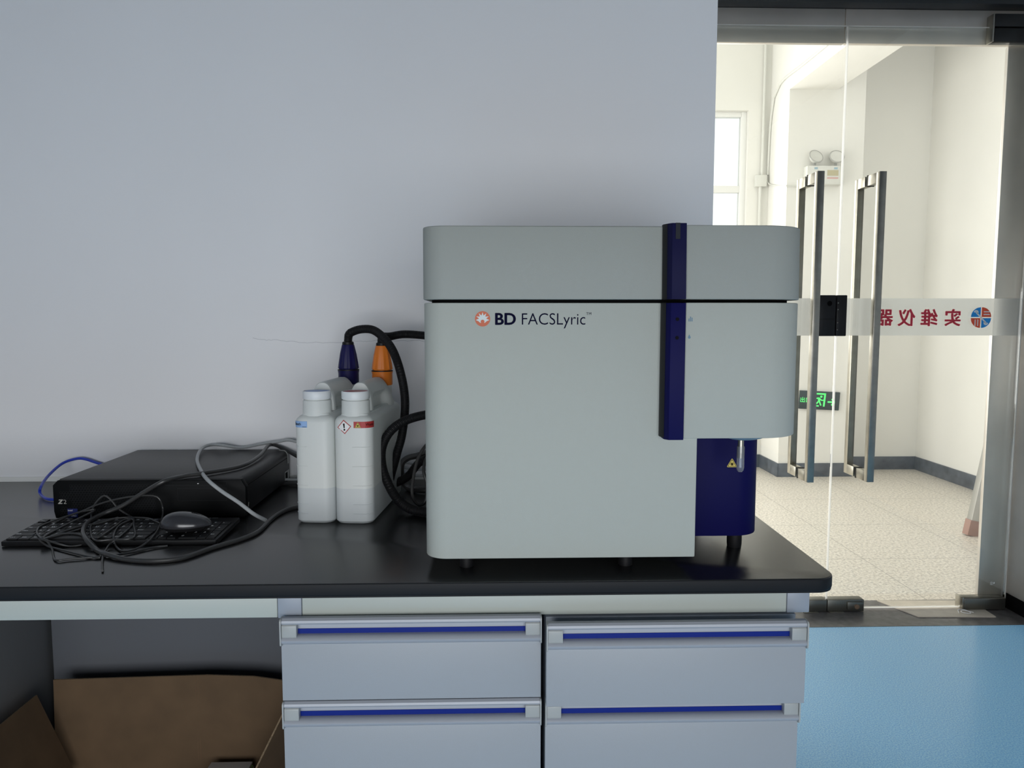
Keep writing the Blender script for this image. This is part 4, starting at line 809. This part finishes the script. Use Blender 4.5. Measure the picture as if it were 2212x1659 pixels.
# ------------------------------------------------------------------ cables
# cable paths: name, label, material, radius, points, group
CABLES = [
  ('cable', 'light grey cable draped over the computer top down to the worktop', 'cable_gr', 0.0038, [(-0.3777, 1.8604, 0.805), (-0.4112, 1.86, 0.8658), (-0.4961, 1.86, 0.904), (-0.5401, 1.868, 0.9017), (-0.5867, 1.868, 0.8949), (-0.6326, 1.866, 0.8871), (-0.6728, 1.85, 0.896), (-0.7132, 1.8813, 0.892), (-0.7153, 1.8264, 0.891), (-0.6771, 1.7024, 0.889), (-0.6167, 1.5701, 0.888), (-0.5747, 1.497, 0.8839), (-0.5396, 1.475, 0.8659), (-0.503, 1.46, 0.8477), (-0.472, 1.455, 0.8253), (-0.4566, 1.4807, 0.805)], None),
  ('cable', 'thick black cable sweeping from behind the computer across the worktop', 'cable_bk', 0.0043, [(-0.3676, 1.8386, 0.805), (-0.4282, 1.83, 0.84), (-0.4898, 1.85, 0.8681), (-0.5281, 1.865, 0.8856), (-0.5582, 1.862, 0.8946), (-0.5462, 1.7366, 0.8895), (-0.5524, 1.6256, 0.8875), (-0.6044, 1.5507, 0.888), (-0.6329, 1.5262, 0.8875), (-0.6545, 1.478, 0.8876), (-0.6966, 1.478, 0.8643), (-0.7389, 1.478, 0.8382), (-0.7729, 1.4666, 0.8245), (-0.7751, 1.4161, 0.8217), (-0.7556, 1.3634, 0.8187), (-0.7284, 1.3247, 0.8136), (-0.6991, 1.2993, 0.8043), (-0.6707, 1.2709, 0.8065), (-0.6223, 1.2442, 0.8042), (-0.5669, 1.233, 0.8042), (-0.5272, 1.2489, 0.8042), (-0.497, 1.3047, 0.8042), (-0.4644, 1.354, 0.8042), (-0.4478, 1.4045, 0.8042), (-0.4487, 1.5045, 0.8042), (-0.4375, 1.5673, 0.8042), (-0.4119, 1.6022, 0.8042), (-0.392, 1.6689, 0.8042)], None),
  ('ethernet_cable', 'bright blue network cable arching behind the computer', 'cable_bl', 0.0033, [(-0.88, 1.873, 0.8362), (-0.9441, 1.874, 0.834), (-0.9908, 1.872, 0.8477), (-1.0214, 1.87, 0.8589), (-1.0431, 1.868, 0.8606), (-1.0677, 1.85, 0.8524), (-1.0735, 1.8, 0.8327), (-1.0512, 1.73, 0.8201), (-1.0499, 1.7247, 0.806), (-1.0115, 1.6827, 0.804), (-0.9833, 1.6732, 0.804), (-0.9436, 1.6721, 0.804), (-0.9129, 1.702, 0.804)], None),
  ('thin_cable', 'tangled thin black cable heaped over the keyboard', 'cable_bk', 0.0018, [(-0.6388, 1.4153, 0.819), (-0.6718, 1.4437, 0.8206), (-0.7035, 1.45, 0.821), (-0.7217, 1.4505, 0.821), (-0.7478, 1.4398, 0.8204), (-0.7648, 1.4128, 0.8189), (-0.7433, 1.3655, 0.8162), (-0.7158, 1.3273, 0.8127), (-0.687, 1.3273, 0.8133), (-0.6539, 1.3273, 0.8147), (-0.6552, 1.351, 0.8154), (-0.6822, 1.4029, 0.8183), (-0.7026, 1.4444, 0.8206), (-0.7314, 1.478, 0.8202), (-0.7483, 1.478, 0.8326), (-0.7612, 1.478, 0.8497), (-0.7745, 1.478, 0.8583), (-0.7906, 1.478, 0.8452), (-0.8006, 1.478, 0.8264), (-0.7829, 1.4406, 0.8204), (-0.7709, 1.3918, 0.8177), (-0.7926, 1.3542, 0.8156), (-0.8107, 1.3352, 0.8145), (-0.8264, 1.3477, 0.8152), (-0.8456, 1.373, 0.8166), (-0.8572, 1.407, 0.8185), (-0.8456, 1.4477, 0.8208), (-0.8216, 1.478, 0.8265), (-0.7936, 1.478, 0.8386), (-0.7566, 1.478, 0.8497), (-0.7152, 1.478, 0.8569), (-0.6786, 1.478, 0.8576), (-0.6643, 1.478, 0.849), (-0.6597, 1.478, 0.8253), (-0.6329, 1.4017, 0.8182), (-0.6174, 1.3379, 0.8147), (-0.6259, 1.3106, 0.806), (-0.6384, 1.2938, 0.803), (-0.6531, 1.2942, 0.803), (-0.6807, 1.3273, 0.8055), (-0.6942, 1.3519, 0.8155), (-0.7095, 1.4035, 0.8183), (-0.704, 1.4416, 0.8205)], None),
  ('thin_cable', 'thin black cord crossing the keyboard front edge, bunched at its left end', 'cable_bk', 0.002, [(-0.7353, 1.4508, 0.821), (-0.7543, 1.418, 0.8192), (-0.7825, 1.3973, 0.818), (-0.8011, 1.3544, 0.8156), (-0.8085, 1.3273, 0.8143), (-0.7969, 1.3543, 0.8156), (-0.7799, 1.3614, 0.816), (-0.7545, 1.3533, 0.8155), (-0.7241, 1.3273, 0.8119), (-0.7048, 1.313, 0.8017), (-0.6716, 1.2615, 0.803), (-0.6899, 1.2621, 0.803), (-0.7415, 1.2915, 0.803), (-0.7897, 1.3194, 0.803), (-0.8088, 1.3273, 0.8092), (-0.8142, 1.3273, 0.8152), (-0.802, 1.3273, 0.8126), (-0.7858, 1.3153, 0.8017), (-0.7409, 1.2487, 0.803), (-0.7187, 1.2505, 0.803), (-0.6779, 1.2617, 0.803), (-0.6389, 1.2783, 0.803), (-0.6061, 1.3115, 0.803), (-0.5843, 1.3218, 0.803)], None),
  ('thin_cable', 'thin black cord looping from the keyboard to the worktop edge with a loose end', 'cable_bk', 0.0019, [(-0.8418, 1.4254, 0.8196), (-0.8355, 1.478, 0.8219), (-0.8097, 1.478, 0.8283), (-0.7941, 1.478, 0.8292), (-0.8107, 1.4329, 0.82), (-0.8157, 1.3799, 0.817), (-0.8121, 1.3376, 0.8147), (-0.7859, 1.3273, 0.8082), (-0.7621, 1.3282, 0.8017), (-0.7434, 1.3317, 0.803), (-0.7405, 1.3496, 0.8035), (-0.7141, 1.3402, 0.8148), (-0.7143, 1.3905, 0.8176), (-0.7162, 1.4391, 0.8203), (-0.6964, 1.4331, 0.82), (-0.6838, 1.3898, 0.8176), (-0.6781, 1.3345, 0.8145), (-0.6866, 1.3178, 0.806), (-0.6658, 1.2564, 0.803), (-0.6323, 1.1899, 0.803)], None),
  ('power_cord', 'black cord hanging in a tall loop beside the instrument left side', 'cable_bk', 0.0036, [(-0.1063, 1.66, 0.9597), (-0.1404, 1.63, 0.9364), (-0.1602, 1.62, 0.9092), (-0.1698, 1.61, 0.8751), (-0.1742, 1.6, 0.8361), (-0.1694, 1.6, 0.8134), (-0.1564, 1.6, 0.804), (-0.1441, 1.6, 0.8152), (-0.1426, 1.61, 0.8491), (-0.1504, 1.62, 0.8781), (-0.1416, 1.64, 0.9054), (-0.1066, 1.66, 0.9121)], None),
  ('power_cord', 'thick black cord curling over the grey cords behind the tanks', 'cable_bk', 0.0075, [(-0.1155, 1.8, 0.8985), (-0.177, 1.79, 0.8799), (-0.2024, 1.785, 0.8741), (-0.2177, 1.78, 0.8604), (-0.2175, 1.775, 0.8295), (-0.2026, 1.76, 0.8078), (-0.1717, 1.7271, 0.8085), (-0.1218, 1.7162, 0.8085)], None),
  ('grey_cord', 'uppermost of three grey cords running along the wall between the tanks and instrument', 'cable_gr', 0.0028, [(-0.2848, 1.87, 0.8573), (-0.2359, 1.872, 0.8495), (-0.1906, 1.865, 0.8423), (-0.1432, 1.86, 0.843), (-0.0904, 1.86, 0.8463)], 'grey cords between the tanks and instrument'),
  ('grey_cord', 'middle of three grey cords running along the wall between the tanks and instrument', 'cable_gr', 0.0028, [(-0.2851, 1.87, 0.843), (-0.2361, 1.872, 0.8352), (-0.1907, 1.865, 0.828), (-0.1433, 1.86, 0.8302), (-0.0905, 1.86, 0.832)], 'grey cords between the tanks and instrument'),
  ('grey_cord', 'lowest of three grey cords running along the wall between the tanks and instrument', 'cable_gr', 0.0028, [(-0.2853, 1.87, 0.8275), (-0.2363, 1.872, 0.8196), (-0.1909, 1.865, 0.8124), (-0.1434, 1.86, 0.8162), (-0.0906, 1.86, 0.8165)], 'grey cords between the tanks and instrument'),
  ('wall_cable', 'grey cable lying against the wall between computer and tanks', 'cable_gr', 0.0032, [(-0.5812, 1.8426, 0.8125), (-0.5334, 1.8358, 0.8125), (-0.4973, 1.8295, 0.8125), (-0.4155, 1.8219, 0.8125)], None),
  ('wall_cable', 'black cable lying against the wall between computer and tanks', 'cable_bk', 0.0045, [(-0.5771, 1.8286, 0.805), (-0.5297, 1.8221, 0.805), (-0.4939, 1.8159, 0.805), (-0.4127, 1.8085, 0.805)], None),
]
for name, label, m_, r_, P_, g_ in CABLES:
    P_ = [(p[0], p[1], max(p[2], BZ + r_)) for p in P_]
    tag(obj(name, tube(P_, r_, 10, step=0.004), MATS[{'cable_gr': 'cable_grey', 'cable_bk': 'cable_black', 'cable_bl': 'cable_blue'}[m_]]), label, 'cable', g_)
